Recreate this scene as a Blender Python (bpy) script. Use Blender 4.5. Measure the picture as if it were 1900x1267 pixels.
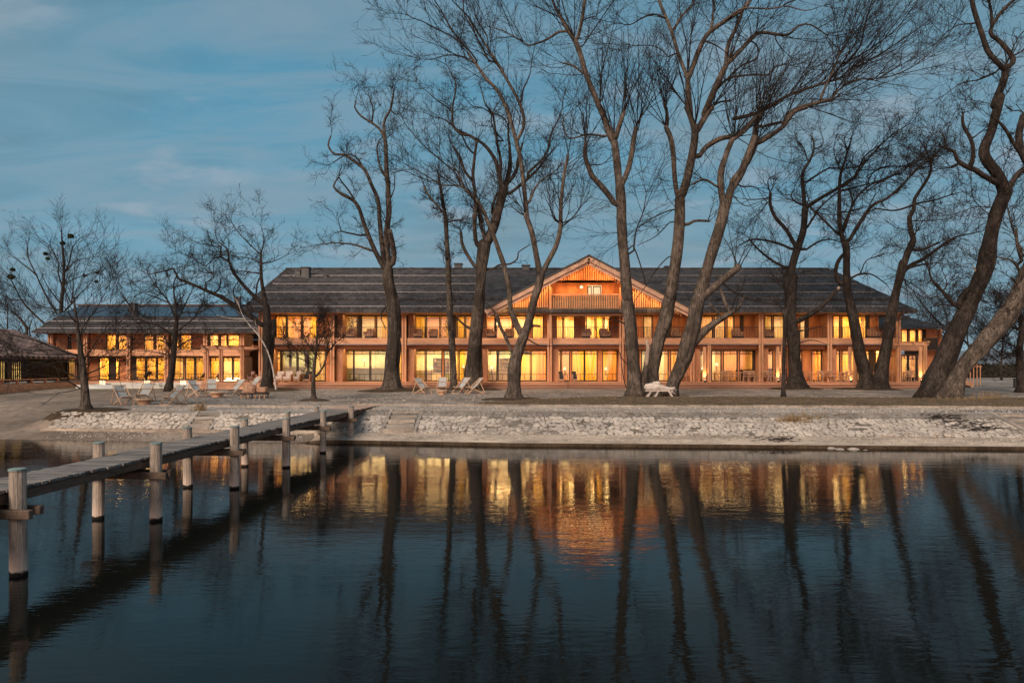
import bpy, math, random
import numpy as np
from mathutils import Vector, Matrix, noise
random.seed(7)
rng = np.random.default_rng(11)
R = math.radians
SC = bpy.context.scene
for o in list(bpy.data.objects):
    bpy.data.objects.remove(o)
COL = SC.collection
# ------------------------------------------------------------------ camera, sky, sun, exposure
F = 1267.0                      # focal length in pixels of the 1900 px wide photograph
CAMZ = 3.0
cam_d = bpy.data.cameras.new('camera'); cam = bpy.data.objects.new('camera', cam_d); COL.objects.link(cam)
cam.location = (0, 0, CAMZ); cam.rotation_euler = (R(90), 0, 0)
cam_d.sensor_width = 36; cam_d.lens = 36 * F / 1900; cam_d.shift_y = 0.025
cam_d.clip_start = 0.1; cam_d.clip_end = 9000
SC.camera = cam
SC.view_settings.view_transform = 'Standard'; SC.view_settings.look = 'None'
SC.view_settings.exposure = 0.0; SC.view_settings.gamma = 1; SC.view_settings.use_curve_mapping = False

SUN_EL, SUN_AZ = 34.0, 206.0     # afterglow behind the camera, a little to the left
W = bpy.data.worlds.new('World'); SC.world = W; W.use_nodes = True
nt = W.node_tree; nt.nodes.clear()
def N(t, kind, **kw):
    n = t.nodes.new(kind)
    for k, v in kw.items(): setattr(n, k, v)
    return n
def mathn(t, op, a, b=None, clamp=False):
    n = t.nodes.new('ShaderNodeMath'); n.operation = op; n.use_clamp = clamp
    for i, v in enumerate((a, b)):
        if v is None: continue
        if hasattr(v, 'is_output') or isinstance(v, bpy.types.NodeSocket): t.links.new(v, n.inputs[i])
        else: n.inputs[i].default_value = v
    return n.outputs[0]
def ramp(t, fac, stops, interp='LINEAR'):
    n = t.nodes.new('ShaderNodeValToRGB'); n.color_ramp.interpolation = interp
    e = n.color_ramp.elements
    while len(e) < len(stops): e.new(0.5)
    for i, (p, c) in enumerate(stops):
        e[i].position = p
        e[i].color = (c[0], c[1], c[2], 1) if hasattr(c, '__len__') else (c, c, c, 1)
    t.links.new(fac, n.inputs[0]); return n.outputs[0]
def mixc(t, fac, a, b, mode='MIX'):
    n = t.nodes.new('ShaderNodeMix'); n.data_type = 'RGBA'; n.blend_type = mode
    for s, v in ((0, fac), (6, a), (7, b)):
        if isinstance(v, bpy.types.NodeSocket): t.links.new(v, n.inputs[s])
        elif s == 0: n.inputs[0].default_value = v
        else: n.inputs[s].default_value = (v[0], v[1], v[2], 1)
    return n.outputs[2]
geo = N(nt, 'ShaderNodeTexCoord'); sep = N(nt, 'ShaderNodeSeparateXYZ'); nt.links.new(geo.outputs['Generated'], sep.inputs[0])
elev = mathn(nt, 'ABSOLUTE', sep.outputs['Z'])
base = ramp(nt, elev, [(0.0, (0.26, 0.37, 0.43)), (0.10, (0.158, 0.320, 0.42)), (0.28, (0.104, 0.272, 0.388)),
                       (0.50, (0.068, 0.215, 0.33)), (1.0, (0.04, 0.15, 0.26))])
nish = N(nt, 'ShaderNodeTexSky', sky_type='NISHITA'); nish.sun_disc = False
nish.sun_elevation = R(2.0); nish.sun_rotation = R(SUN_AZ); nish.altitude = 500
nsc = mixc(nt, 1.0, nish.outputs[0], (0.03, 0.03, 0.03), 'MULTIPLY')
# soft streaked cloud, flattened towards the horizon like a real layer seen from below
zz = mathn(nt, 'ADD', elev, 0.16)
cx = mathn(nt, 'DIVIDE', sep.outputs['X'], zz); cy = mathn(nt, 'DIVIDE', sep.outputs['Y'], zz)
comb = N(nt, 'ShaderNodeCombineXYZ'); nt.links.new(cx, comb.inputs[0]); nt.links.new(cy, comb.inputs[1])
mp = N(nt, 'ShaderNodeMapping'); mp.inputs['Rotation'].default_value = (0, 0, R(24)); mp.inputs['Scale'].default_value = (0.75, 1.15, 1)
nt.links.new(comb.outputs[0], mp.inputs[0])
n1 = N(nt, 'ShaderNodeTexNoise'); n1.inputs['Scale'].default_value = 0.9; n1.inputs['Detail'].default_value = 8; n1.inputs['Roughness'].default_value = 0.52; n1.inputs['Distortion'].default_value = 0.5
nt.links.new(mp.outputs[0], n1.inputs['Vector'])
cl = ramp(nt, n1.outputs[0], [(0.36, 0.0), (0.50, 0.5), (0.64, 1.0)], 'EASE')
n2 = N(nt, 'ShaderNodeTexNoise'); n2.inputs['Scale'].default_value = 3.2; n2.inputs['Detail'].default_value = 6; n2.inputs['Distortion'].default_value = 0.3
nt.links.new(mp.outputs[0], n2.inputs['Vector'])
cl2 = ramp(nt, n2.outputs[0], [(0.54, 0.0), (0.72, 1.0)], 'EASE')
sk = mixc(nt, mathn(nt, 'MULTIPLY', cl, 0.85), base, (0.165, 0.250, 0.30))
sk = mixc(nt, mathn(nt, 'MULTIPLY', cl2, 0.6), sk, (0.30, 0.355, 0.42))
n3 = N(nt, 'ShaderNodeTexNoise'); n3.inputs['Scale'].default_value = 2.1; n3.inputs['Detail'].default_value = 9; n3.inputs['Roughness'].default_value = .6; n3.inputs['Distortion'].default_value = 0.8
mp3 = N(nt, 'ShaderNodeMapping'); mp3.inputs['Rotation'].default_value = (0, 0, R(-28)); mp3.inputs['Scale'].default_value = (0.55, 1.7, 1); nt.links.new(comb.outputs[0], mp3.inputs[0]); nt.links.new(mp3.outputs[0], n3.inputs['Vector'])
sk = mixc(nt, ramp(nt, n3.outputs[0], [(0.42, 0.0), (0.66, 0.55)], 'EASE'), sk, (0.205, 0.285, 0.350))
sk = mixc(nt, 1.0, sk, ramp(nt, n3.outputs[0], [(0.25, (.80, .84, .86)), (0.5, (1, 1, 1))]), 'MULTIPLY')
# the afterglow lies behind the camera, low over the lake
back = mathn(nt, 'MULTIPLY', sep.outputs['Y'], -1.0)
gl = ramp(nt, back, [(0.0, 0.0), (0.55, 0.6), (1.0, 1.0)], 'EASE')
low = ramp(nt, elev, [(0.0, 1.0), (0.22, 0.75), (0.6, 0.0)], 'EASE')
sk = mixc(nt, mathn(nt, 'MULTIPLY', gl, low), sk, (0.80, 0.46, 0.40))
sk = mixc(nt, 0.05, sk, nsc)
bg = N(nt, 'ShaderNodeBackground'); bg.inputs['Strength'].default_value = 1.28
wo = N(nt, 'ShaderNodeOutputWorld'); nt.links.new(sk, bg.inputs[0]); nt.links.new(bg.outputs[0], wo.inputs[0])

sd = bpy.data.lights.new('afterglow_sun', 'SUN'); sd.energy = 4.4; sd.angle = R(32); sd.color = (1.0, 0.77, 0.61)
so = bpy.data.objects.new('afterglow_sun', sd); COL.objects.link(so)
sdir = Vector((math.sin(R(SUN_AZ)) * math.cos(R(SUN_EL)), math.cos(R(SUN_AZ)) * math.cos(R(SUN_EL)), math.sin(R(SUN_EL))))
so.rotation_euler = sdir.to_track_quat('Z', 'Y').to_euler()

# ------------------------------------------------------------------ helpers
def P(px, py, d):
    return Vector(((px - 950) * d / F, d, CAMZ - (py - 681) * d / F))
def X(px, d): return (px - 950) * d / F
def Zz(py, d): return CAMZ - (py - 681) * d / F

def tag(o, label=None, cat=None, group=None, kind=None):
    if label: o['label'] = label
    if cat: o['category'] = cat
    if group: o['group'] = group
    if kind: o['kind'] = kind
    return o
def empty(name, loc=(0, 0, 0), rz=0.0, **kw):
    o = bpy.data.objects.new(name, None); COL.objects.link(o); o.location = loc; o.rotation_euler = (0, 0, rz)
    o.empty_display_size = 0.3
    return tag(o, **kw)
def copy_tree(o, parent=None, kids=None):
    c = o.copy(); COL.objects.link(c)
    if parent: c.parent = parent
    for ch in KIDS.get(o.name, []):
        cc = copy_tree(ch, c); KIDS.setdefault(c.name, []).append(cc)
    return c
KIDS = {}

class MB:
    """collects boxes, beams and tubes in world or local metres; build() links them as one mesh object"""
    def __init__(s): s.v = []; s.f = []
    def quad(s, a, b, c, d):
        n = len(s.v); s.v += [tuple(a), tuple(b), tuple(c), tuple(d)]; s.f.append((n, n+1, n+2, n+3)); return s
    def tri(s, a, b, c):
        n = len(s.v); s.v += [tuple(a), tuple(b), tuple(c)]; s.f.append((n, n+1, n+2)); return s
    def box(s, x0, x1, y0, y1, z0, z1):
        n = len(s.v)
        s.v += [(x0,y0,z0),(x1,y0,z0),(x1,y1,z0),(x0,y1,z0),(x0,y0,z1),(x1,y0,z1),(x1,y1,z1),(x0,y1,z1)]
        s.f += [(n,n+3,n+2,n+1),(n+4,n+5,n+6,n+7),(n,n+1,n+5,n+4),(n+1,n+2,n+6,n+5),(n+2,n+3,n+7,n+6),(n+3,n,n+4,n+7)]
        return s
    def hexa(s, pts):
        n = len(s.v); s.v += [tuple(p) for p in pts]
        s.f += [(n,n+3,n+2,n+1),(n+4,n+5,n+6,n+7),(n,n+1,n+5,n+4),(n+1,n+2,n+6,n+5),(n+2,n+3,n+7,n+6),(n+3,n,n+4,n+7)]
        return s
    def beam(s, p, q, w, h, up=(0, 0, 1)):
        p = Vector(p); q = Vector(q); t = (q - p).normalized(); up = Vector(up)
        if abs(t.dot(up)) > .98: up = Vector((0, 1, 0))
        a = t.cross(up).normalized() * w / 2; b = a.cross(t).normalized() * h / 2
        return s.hexa([p-a-b, p+a-b, q+a-b, q-a-b, p-a+b, p+a+b, q+a+b, q-a+b])
    def tube(s, pts, rad, n=8, caps=True, wob=0.0, seed=0):
        pts = [Vector(p) for p in pts]
        if not hasattr(rad, '__len__'): rad = [rad] * len(pts)
        st = len(s.v); t0 = (pts[1]-pts[0]).normalized()
        a = t0.cross(Vector((0, 1, 0)) if abs(t0.y) < .9 else Vector((1, 0, 0))).normalized()
        for i, p in enumerate(pts):
            t = (pts[min(i+1, len(pts)-1)] - pts[max(i-1, 0)]).normalized()
            a = (a - t * a.dot(t)).normalized(); b = t.cross(a)
            for k in range(n):
                an = 2 * math.pi * k / n; r = rad[i]
                if wob:
                    q = Vector((math.cos(an)*1.7+seed, math.sin(an)*1.7, 0)) + p * .55
                    r *= 1 + (.055 * (1 - abs(noise.noise(Vector((math.cos(an)*5.5+seed, math.sin(an)*5.5, i*.16)))) * 3) if n > 30 else 0) + wob * noise.noise(q * 1.0) + wob * .6 * noise.noise(Vector((math.cos(an)*5+seed, math.sin(an)*5, i*.22)))
                s.v.append(tuple(p + a * math.cos(an) * r + b * math.sin(an) * r))
        for i in range(len(pts)-1):
            for k in range(n):
                s.f.append((st+i*n+k, st+i*n+(k+1)%n, st+(i+1)*n+(k+1)%n, st+(i+1)*n+k))
        if caps:
            s.f.append(tuple(st+k for k in range(n))[::-1]); e = st+(len(pts)-1)*n
            s.f.append(tuple(e+k for k in range(n)))
        return s
    def lathe(s, c, prof, n=16):
        st = len(s.v)
        for r, z in prof:
            for k in range(n):
                an = 2*math.pi*k/n; s.v.append((c[0]+r*math.cos(an), c[1]+r*math.sin(an), c[2]+z))
        for i in range(len(prof)-1):
            for k in range(n):
                s.f.append((st+i*n+k, st+i*n+(k+1)%n, st+(i+1)*n+(k+1)%n, st+(i+1)*n+k))
        s.f.append(tuple(st+k for k in range(n))[::-1]); e = st+(len(prof)-1)*n
        s.f.append(tuple(e+k for k in range(n)))
        return s
    def mesh(s, name, mat, org=(0, 0, 0), smooth=False):
        me = bpy.data.meshes.new(name)
        ox, oy, oz = org
        me.from_pydata([(a-ox, b-oy, c-oz) for a, b, c in s.v], [], s.f)
        me.update()
        if smooth: me.polygons.foreach_set('use_smooth', [True]*len(me.polygons))
        if mat: me.materials.append(mat)
        return me
    def build(s, name, mat, parent=None, org=None, smooth=False, bevel=0, **kw):
        if parent is not None:
            o = bpy.data.objects.new(name, s.mesh(name, mat, ROOT(parent) if org is None else org, smooth))
            COL.objects.link(o); o.parent = parent; KIDS.setdefault(parent.name, []).append(o)
        else:
            org = org or (0, 0, 0)
            o = bpy.data.objects.new(name, s.mesh(name, mat, org, smooth)); COL.objects.link(o); o.location = org
        if bevel:
            m = o.modifiers.new('bevel', 'BEVEL'); m.width = bevel; m.segments = 1; m.limit_method = 'ANGLE'
        return tag(o, **kw)
def ROOT(o):
    while o.parent: o = o.parent
    return tuple(o.location)

# ------------------------------------------------------------------ materials
def mat(name, col, rough=.7, spec=.3, noise_s=None, var=.25, bump=0, bscale=None, stretch=(1,1,1), metal=0, col2=None, detail=6, lo=.35, hi=.65, fine=0):
    m = bpy.data.materials.new(name); m.use_nodes = True; t = m.node_tree
    b = t.nodes['Principled BSDF']; b.inputs['Roughness'].default_value = rough
    b.inputs['Specular IOR Level'].default_value = spec; b.inputs['Metallic'].default_value = metal
    b.inputs['Base Color'].default_value = (*col, 1)
    tc = N(t, 'ShaderNodeTexCoord'); ma = N(t, 'ShaderNodeMapping'); ma.inputs['Scale'].default_value = stretch
    g = N(t, 'ShaderNodeNewGeometry')
    t.links.new(g.outputs['Position'], ma.inputs[0])
    if noise_s:
        n = N(t, 'ShaderNodeTexNoise'); n.inputs['Scale'].default_value = noise_s; n.inputs['Detail'].default_value = detail
        n.inputs['Roughness'].default_value = .62
        t.links.new(ma.outputs[0], n.inputs['Vector'])
        c2 = col2 or tuple(c * (1 - var) for c in col); c1 = col if col2 else tuple(min(1, c * (1 + var)) for c in col)
        c = ramp(t, n.outputs[0], [(lo, c2), (hi, c1)])
        if fine:
            n3 = N(t, 'ShaderNodeTexNoise'); n3.inputs['Scale'].default_value = noise_s * 9; n3.inputs['Detail'].default_value = 3
            t.links.new(ma.outputs[0], n3.inputs['Vector'])
            f = ramp(t, n3.outputs[0], [(.32, 1 - fine), (.68, 1.0)])
            c = mixc(t, 1.0, c, f, 'MULTIPLY')
        t.links.new(c, b.inputs['Base Color'])
    if bump:
        n = N(t, 'ShaderNodeTexNoise'); n.inputs['Scale'].default_value = bscale or (noise_s or 5) * 3; n.inputs['Detail'].default_value = 6
        t.links.new(ma.outputs[0], n.inputs['Vector'])
        bp = N(t, 'ShaderNodeBump'); bp.inputs['Strength'].default_value = 1; bp.inputs['Distance'].default_value = bump
        t.links.new(n.outputs[0], bp.inputs['Height']); t.links.new(bp.outputs[0], b.inputs['Normal'])
    return m
M = {}
def bark(name, c):
    """furrowed bark: ridges drawn out along the stem, patches of dark moss and wet"""
    m = bpy.data.materials.new(name); m.use_nodes = True; t = m.node_tree; b = t.nodes['Principled BSDF']
    b.inputs['Roughness'].default_value = .92; b.inputs['Specular IOR Level'].default_value = .15
    g = N(t, 'ShaderNodeNewGeometry'); mp = N(t, 'ShaderNodeMapping'); mp.inputs['Scale'].default_value = (1.5, 1.5, .30)
    t.links.new(g.outputs['Position'], mp.inputs[0])
    def nz(sc, d, v, di=0):
        n = N(t, 'ShaderNodeTexNoise'); n.inputs['Scale'].default_value = sc; n.inputs['Detail'].default_value = d; n.inputs['Roughness'].default_value = .6; n.inputs['Distortion'].default_value = di
        t.links.new(v, n.inputs['Vector']); return n.outputs[0]
    f = nz(9, 6, mp.outputs[0], .6); big = nz(.9, 5, g.outputs['Position']); side = nz(2.3, 5, mp.outputs[0])
    col = ramp(t, f, [(.36, tuple(x * .28 for x in c)), (.50, c), (.68, tuple(x * 1.55 for x in c))])
    moss = ramp(t, mathn(t, 'ADD', mathn(t, 'MULTIPLY', big, .6), mathn(t, 'MULTIPLY', side, .4)), [(.44, 1), (.54, 0)])
    col = mixc(t, mathn(t, 'MULTIPLY', moss, .72), col, tuple(x * .30 for x in c)); t.links.new(col, b.inputs['Base Color'])
    bp = N(t, 'ShaderNodeBump'); bp.inputs['Distance'].default_value = .09; t.links.new(f, bp.inputs['Height']); t.links.new(bp.outputs[0], b.inputs['Normal'])
    return m
M['larch'] = mat('larch_timber', (.68, .355, .195), .65, .25, 2.2, .22, .004, 30, (1, 1, .18), fine=.25)
M['pillar'] = mat('recess_shade_larch', (.50, .235, .12), .65, .25, 2.2, .28, .004, 30, (1, 1, .18), fine=.3)  # larch darkened: recess shade put into the pillar and lintel colour
M['larch_h'] = mat('larch_boards', (.68, .36, .20), .65, .25, 2.0, .2, .004, 30, (.15, 1, 1.5), fine=.25)
M['larch_red'] = mat('larch_cladding', (.62, .25, .105), .6, .25, 2.4, .25, .004, 30, (1, 1, .2), fine=.25)
M['deckwood'] = mat('deck_larch', (.60, .33, .20), .7, .25, 1.6, .25, .004, 25, (.2, 2, 2), fine=.25)
M['greywood'] = mat('weathered_planks', (.21, .20, .185), .8, .2, 1.8, .45, .01, 22, (.35, 3, 1), fine=.45)
M['beamwood'] = mat('pier_beam_wood', (.13, .095, .07), .8, .2, 2.0, .4, .01, 18, (3, .35, 3), fine=.4)
M['frame'] = mat('bronze_frames', (.028, .022, .018), .45, .4)
M['railmetal'] = mat('railing_metal', (.035, .028, .024), .45, .5)
M['darkroof'] = None
M['concrete'] = mat('pale_concrete', (.33, .29, .24), .85, .2, .7, .3, .01, 12, fine=.35)
M['ledge'] = mat('ledge_concrete', (.46, .39, .31), .85, .2, .8, .35, .012, 9, (.4, 1, 1), fine=.35)
M['mortar'] = mat('stone_mortar', (.20, .18, .15), .95, .1, 1.6, .45, .03, 14, fine=.5)
M['stone'] = mat('pale_stone', (.46, .425, .37), .85, .2, 1.3, .3, .012, 16, fine=.35)
M['stone3'] = mat('tan_stone', (.36, .325, .28), .85, .2, 1.3, .35, .012, 16, fine=.4)
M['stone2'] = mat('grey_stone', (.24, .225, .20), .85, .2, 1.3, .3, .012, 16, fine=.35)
M['path'] = mat('path_concrete', (.34, .31, .27), .9, .2, .5, .3, .006, 14, (.35, 1, 1), fine=.3)
M['gravel'] = mat('gravel', (.32, .285, .245), .95, .1, .45, .36, .03, 26, fine=.55)
M['sand'] = mat('beach_sand', (.24, .20, .16), .95, .1, .3, .3, .03, 9, fine=.35)
M['soil'] = mat('bare_soil', (.075, .055, .036), .97, .1, 1.1, .4, .03, 14, fine=.45)
M['verge'] = mat('worn_verge', (.20, .15, .105), .97, .1, .7, .45, .03, 16, col2=(.12, .095, .062), fine=.5)
M['grass'] = mat('grass_blades', (.12, .11, .05), .8, .2, 3, .4)
M['drygrass'] = mat('dry_stalks', (.24, .17, .09), .8, .2, 3, .3)
M['bark'] = bark('oak_bark', (.088, .073, .059))
M['bark_pale'] = bark('willow_bark', (.122, .100, .080))
M['bark_dark'] = bark('wet_dark_bark', (.050, .041, .034))
M['twig'] = mat('twig_bark', (.030, .025, .022), .9, .1, 2, .3)
M['birch'] = mat('birch_bark', (.45, .42, .38), .7, .2, 4, .2, .01, 12, (1, 1, 3), col2=(.12, .10, .09), lo=.38, hi=.46)
M['splitwood'] = mat('split_pale_wood', (.42, .33, .25), .85, .2, 2.2, .3, .03, 14, (2, 2, .4), fine=.4)
M['leafgreen'] = mat('mistletoe_leaf', (.035, .045, .018), .8, .2, 3, .3)
M['conifer'] = mat('conifer_needles', (.02, .03, .018), .9, .1, 3, .3)
M['hedge'] = mat('hedge_leaves', (.03, .028, .022), .95, .1, 2, .4)
M['canvas'] = mat('grey_canvas', (.34, .365, .36), .85, .2, 5, .08, .003, 60)
M['chairwood'] = mat('beech_wood', (.55, .37, .24), .6, .3, 4, .15)
M['teak'] = mat('terrace_teak', (.42, .25, .15), .6, .3, 4, .2)
M['rattan'] = mat('rattan', (.42, .25, .16), .8, .2, 6, .3, .02, 30)
M['cushion'] = mat('offwhite_cushion', (.60, .52, .46), .9, .1, 5, .06)
M['hide'] = mat('weathered_bench_white', (.46, .41, .36), .85, .2, 3, .3, .02, 12)
M['white'] = mat('white_render', (.70, .66, .60), .7, .2, 2, .06)
M['shelf'] = mat('shelf_white', (.60, .56, .50), .6, .3)
M['int_wood'] = mat('interior_wood', (.62, .44, .22), .7, .2, 2, .15, stretch=(1, 1, .2))
M['int_teal'] = mat('interior_tealgrey', (.28, .36, .36), .6, .3, 1.5, .15)
M['int_pink'] = mat('rose_and_reflected_sky', (.55, .33, .28), .7, .2, 1.5, .1)  # on P room walls this pink stands for afterglow reflected in the panes
M['int_dark'] = mat('interior_dark', (.06, .04, .03), .7, .2)
M['blackfurn'] = mat('black_furniture', (.02, .018, .016), .6, .3)
M['slab'] = mat('soffit_board', (.52, .33, .21), .7, .2, 2, .2, stretch=(.2, 1, 1))
M['chim'] = mat('slate_chimney', (.075, .078, .078), .6, .35, 3, .25)
M['snowrail'] = mat('pale_snow_guard', (.30, .28, .27), .45, .5, metal=.3)
M['verge_board'] = mat('silvered_larch', (.72, .46, .31), .65, .25, 2.0, .2, .004, 30, fine=.2)
M['hill'] = mat('far_hills', (.10, .14, .17), 1, 0, .01, .15)
M['ice'] = mat('rime_stone', (.34, .31, .28), .6, .3, 3, .1)
M['riser'] = mat('shade_toned_riser_boards', (.30, .16, .11), .7, .2, 1.6, .25, stretch=(.2, 2, 2))  # shadow under the treads put into a darker riser colour
M['behind'] = mat('gap_shade_boards', (.22, .075, .03), .7, .2, 2, .3, stretch=(1, 1, .2))  # gable backing: shade between the slats put into the board colour
M['litter'] = mat('dead_leaves', (.26, .17, .10), .9, .1, 3, .4)
M['bin'] = mat('dark_bollard_metal', (.05, .055, .05), .5, .4)
M['poolrim'] = mat('pool_rim', (.50, .50, .46), .6, .3, 2, .06)
def shingle(name, c, sky=0):
    m = bpy.data.materials.new(name); m.use_nodes = True; t = m.node_tree; b = t.nodes['Principled BSDF']
    g = N(t, 'ShaderNodeNewGeometry'); sp = N(t, 'ShaderNodeSeparateXYZ'); t.links.new(g.outputs['Position'], sp.inputs[0])
    cb = N(t, 'ShaderNodeCombineXYZ'); t.links.new(sp.outputs['X'], cb.inputs[0])
    t.links.new(mathn(t, 'MULTIPLY', sp.outputs['Y'], 1.1), cb.inputs[1])
    br = N(t, 'ShaderNodeTexBrick'); t.links.new(cb.outputs[0], br.inputs['Vector'])
    br.inputs['Scale'].default_value = 1; br.inputs['Brick Width'].default_value = .34; br.inputs['Row Height'].default_value = .30
    br.inputs['Mortar Size'].default_value = .02; br.inputs['Bias'].default_value = 0
    br.inputs['Color1'].default_value = (*[x*1.35 for x in c], 1); br.inputs['Color2'].default_value = (*[x*.65 for x in c], 1)
    br.inputs['Mortar'].default_value = (*[x*.35 for x in c], 1)
    n = N(t, 'ShaderNodeTexNoise'); n.inputs['Scale'].default_value = .8; n.inputs['Detail'].default_value = 8
    t.links.new(g.outputs['Position'], n.inputs['Vector'])
    cc = mixc(t, 1, br.outputs[0], ramp(t, n.outputs[0], [(.3, .62), (.7, 1.25)]), 'MULTIPLY')
    t.links.new(cc, b.inputs['Base Color']); b.inputs['Roughness'].default_value = .75; b.inputs['Specular IOR Level'].default_value = .15
    bp = N(t, 'ShaderNodeBump'); bp.inputs['Distance'].default_value = .03; t.links.new(br.outputs['Fac'], bp.inputs['Height']); bp.invert = True
    t.links.new(bp.outputs[0], b.inputs['Normal'])
    return m
M['roof'] = shingle('grey_shingles', (.072, .068, .067))
M['roof_brown'] = shingle('brown_shingles', (.27, .185, .15))
M['solar'] = mat('solar_glass', (.012, .02, .035), .18, .6)
def curtain_mat(name, c, tr=.55):
    m = bpy.data.materials.new(name); m.use_nodes = True; t = m.node_tree; t.nodes.clear()
    d = N(t, 'ShaderNodeBsdfDiffuse'); d.inputs[0].default_value = (*c, 1)
    r = N(t, 'ShaderNodeBsdfTranslucent'); r.inputs[0].default_value = (*c, 1)
    mx = N(t, 'ShaderNodeMixShader'); mx.inputs[0].default_value = tr
    o = N(t, 'ShaderNodeOutputMaterial')
    t.links.new(d.outputs[0], mx.inputs[1]); t.links.new(r.outputs[0], mx.inputs[2]); t.links.new(mx.outputs[0], o.inputs[0])
    return m
M['curt_y'] = curtain_mat('ochre_curtain', (.85, .62, .18))
M['curt_w'] = curtain_mat('cream_curtain', (.80, .68, .46))
M['curt_o'] = curtain_mat('apricot_curtain', (.80, .46, .18))
def glass():
    m = bpy.data.materials.new('window_glass'); m.use_nodes = True; t = m.node_tree; t.nodes.clear()
    tr = N(t, 'ShaderNodeBsdfTransparent'); tr.inputs[0].default_value = (.93, .95, .93, 1)
    gl = N(t, 'ShaderNodeBsdfGlossy'); gl.inputs['Roughness'].default_value = .02
    fr = N(t, 'ShaderNodeFresnel'); fr.inputs[0].default_value = 1.5
    f = mathn(t, 'ADD', mathn(t, 'MULTIPLY', fr.outputs[0], 1.2), .08, True)
    mx = N(t, 'ShaderNodeMixShader'); o = N(t, 'ShaderNodeOutputMaterial')
    t.links.new(f, mx.inputs[0]); t.links.new(tr.outputs[0], mx.inputs[1]); t.links.new(gl.outputs[0], mx.inputs[2]); t.links.new(mx.outputs[0], o.inputs[0])
    return m
M['glass'] = glass()
def emis(name, c, s):
    m = bpy.data.materials.new(name); m.use_nodes = True; t = m.node_tree; t.nodes.clear()
    e = N(t, 'ShaderNodeEmission'); e.inputs[0].default_value = (*c, 1); e.inputs[1].default_value = s
    o = N(t, 'ShaderNodeOutputMaterial'); t.links.new(e.outputs[0], o.inputs[0]); return m
M['bulb'] = emis('warm_lamp_glow', (1, .80, .48), 5.0)
M['shade'] = emis('lamp_shade_glow', (1, .72, .36), 2.2)
M['coldbulb'] = emis('cool_lamp_glow', (.85, 1, .85), 7.0)
def post_mat():
    m = mat('weathered_post', (.40, .34, .28), .85, .2, 2.6, .35, .012, 22, (4, 4, .35), fine=.5)
    t = m.node_tree; b = t.nodes['Principled BSDF']
    src = b.inputs['Base Color'].links[0].from_socket
    g = N(t, 'ShaderNodeNewGeometry'); sp = N(t, 'ShaderNodeSeparateXYZ'); t.links.new(g.outputs['Position'], sp.inputs[0])
    n = N(t, 'ShaderNodeTexNoise'); n.inputs['Scale'].default_value = 9; t.links.new(g.outputs['Position'], n.inputs['Vector'])
    z = mathn(t, 'ADD', sp.outputs['Z'], mathn(t, 'MULTIPLY', mathn(t, 'SUBTRACT', n.outputs[0], .5), .10))
    # dried lime and black algae at the old and present water line
    lime = ramp(t, mathn(t, 'DIVIDE', z, 1.0), [(.05, 0), (.08, 1), (.16, .75), (.42, 0)])
    c = mixc(t, lime, src, (.55, .44, .36)); alg = ramp(t, z, [(.045, 1), (.075, 0)])
    c = mixc(t, alg, c, (.012, .010, .008)); t.links.new(c, b.inputs['Base Color'])
    return m
M['post'] = post_mat()
M['postcap'] = mat('patinated_cap', (.16, .22, .21), .6, .4, 6, .3)
def water_mat():
    m = bpy.data.materials.new('lake_water'); m.use_nodes = True; t = m.node_tree; b = t.nodes['Principled BSDF']
    b.inputs['Base Color'].default_value = (.006, .007, .006, 1); b.inputs['Roughness'].default_value = .018
    b.inputs['IOR'].default_value = 1.22; b.inputs['Specular Tint'].default_value = (1, .90, .82, 1); b.inputs['Specular IOR Level'].default_value = .5
    g = N(t, 'ShaderNodeNewGeometry')
    def nn(sc, st, det, rot=0):
        mp = N(t, 'ShaderNodeMapping'); mp.inputs['Scale'].default_value = st; mp.inputs['Rotation'].default_value = (0, 0, R(rot))
        t.links.new(g.outputs['Position'], mp.inputs[0])
        n = N(t, 'ShaderNodeTexNoise'); n.inputs['Scale'].default_value = sc; n.inputs['Detail'].default_value = det
        t.links.new(mp.outputs[0], n.inputs['Vector']); return n.outputs[0]
    a = nn(1.3, (.5, 1.7, 1), 2, 8); c = nn(6.5, (.55, 1.7, 1), 3, -10); e = nn(.18, (1, 1.4, 1), 2)
    amp = ramp(t, e, [(.35, .35), (.65, 1.0)])
    h = mathn(t, 'ADD', mathn(t, 'MULTIPLY', a, .20), mathn(t, 'MULTIPLY', c, .12))
    h = mathn(t, 'MULTIPLY', h, amp)
    bp = N(t, 'ShaderNodeBump'); bp.inputs['Strength'].default_value = 1; bp.inputs['Distance'].default_value = .030
    t.links.new(h, bp.inputs['Height']); t.links.new(bp.outputs[0], b.inputs['Normal'])
    return m
M['water'] = water_mat()

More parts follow.
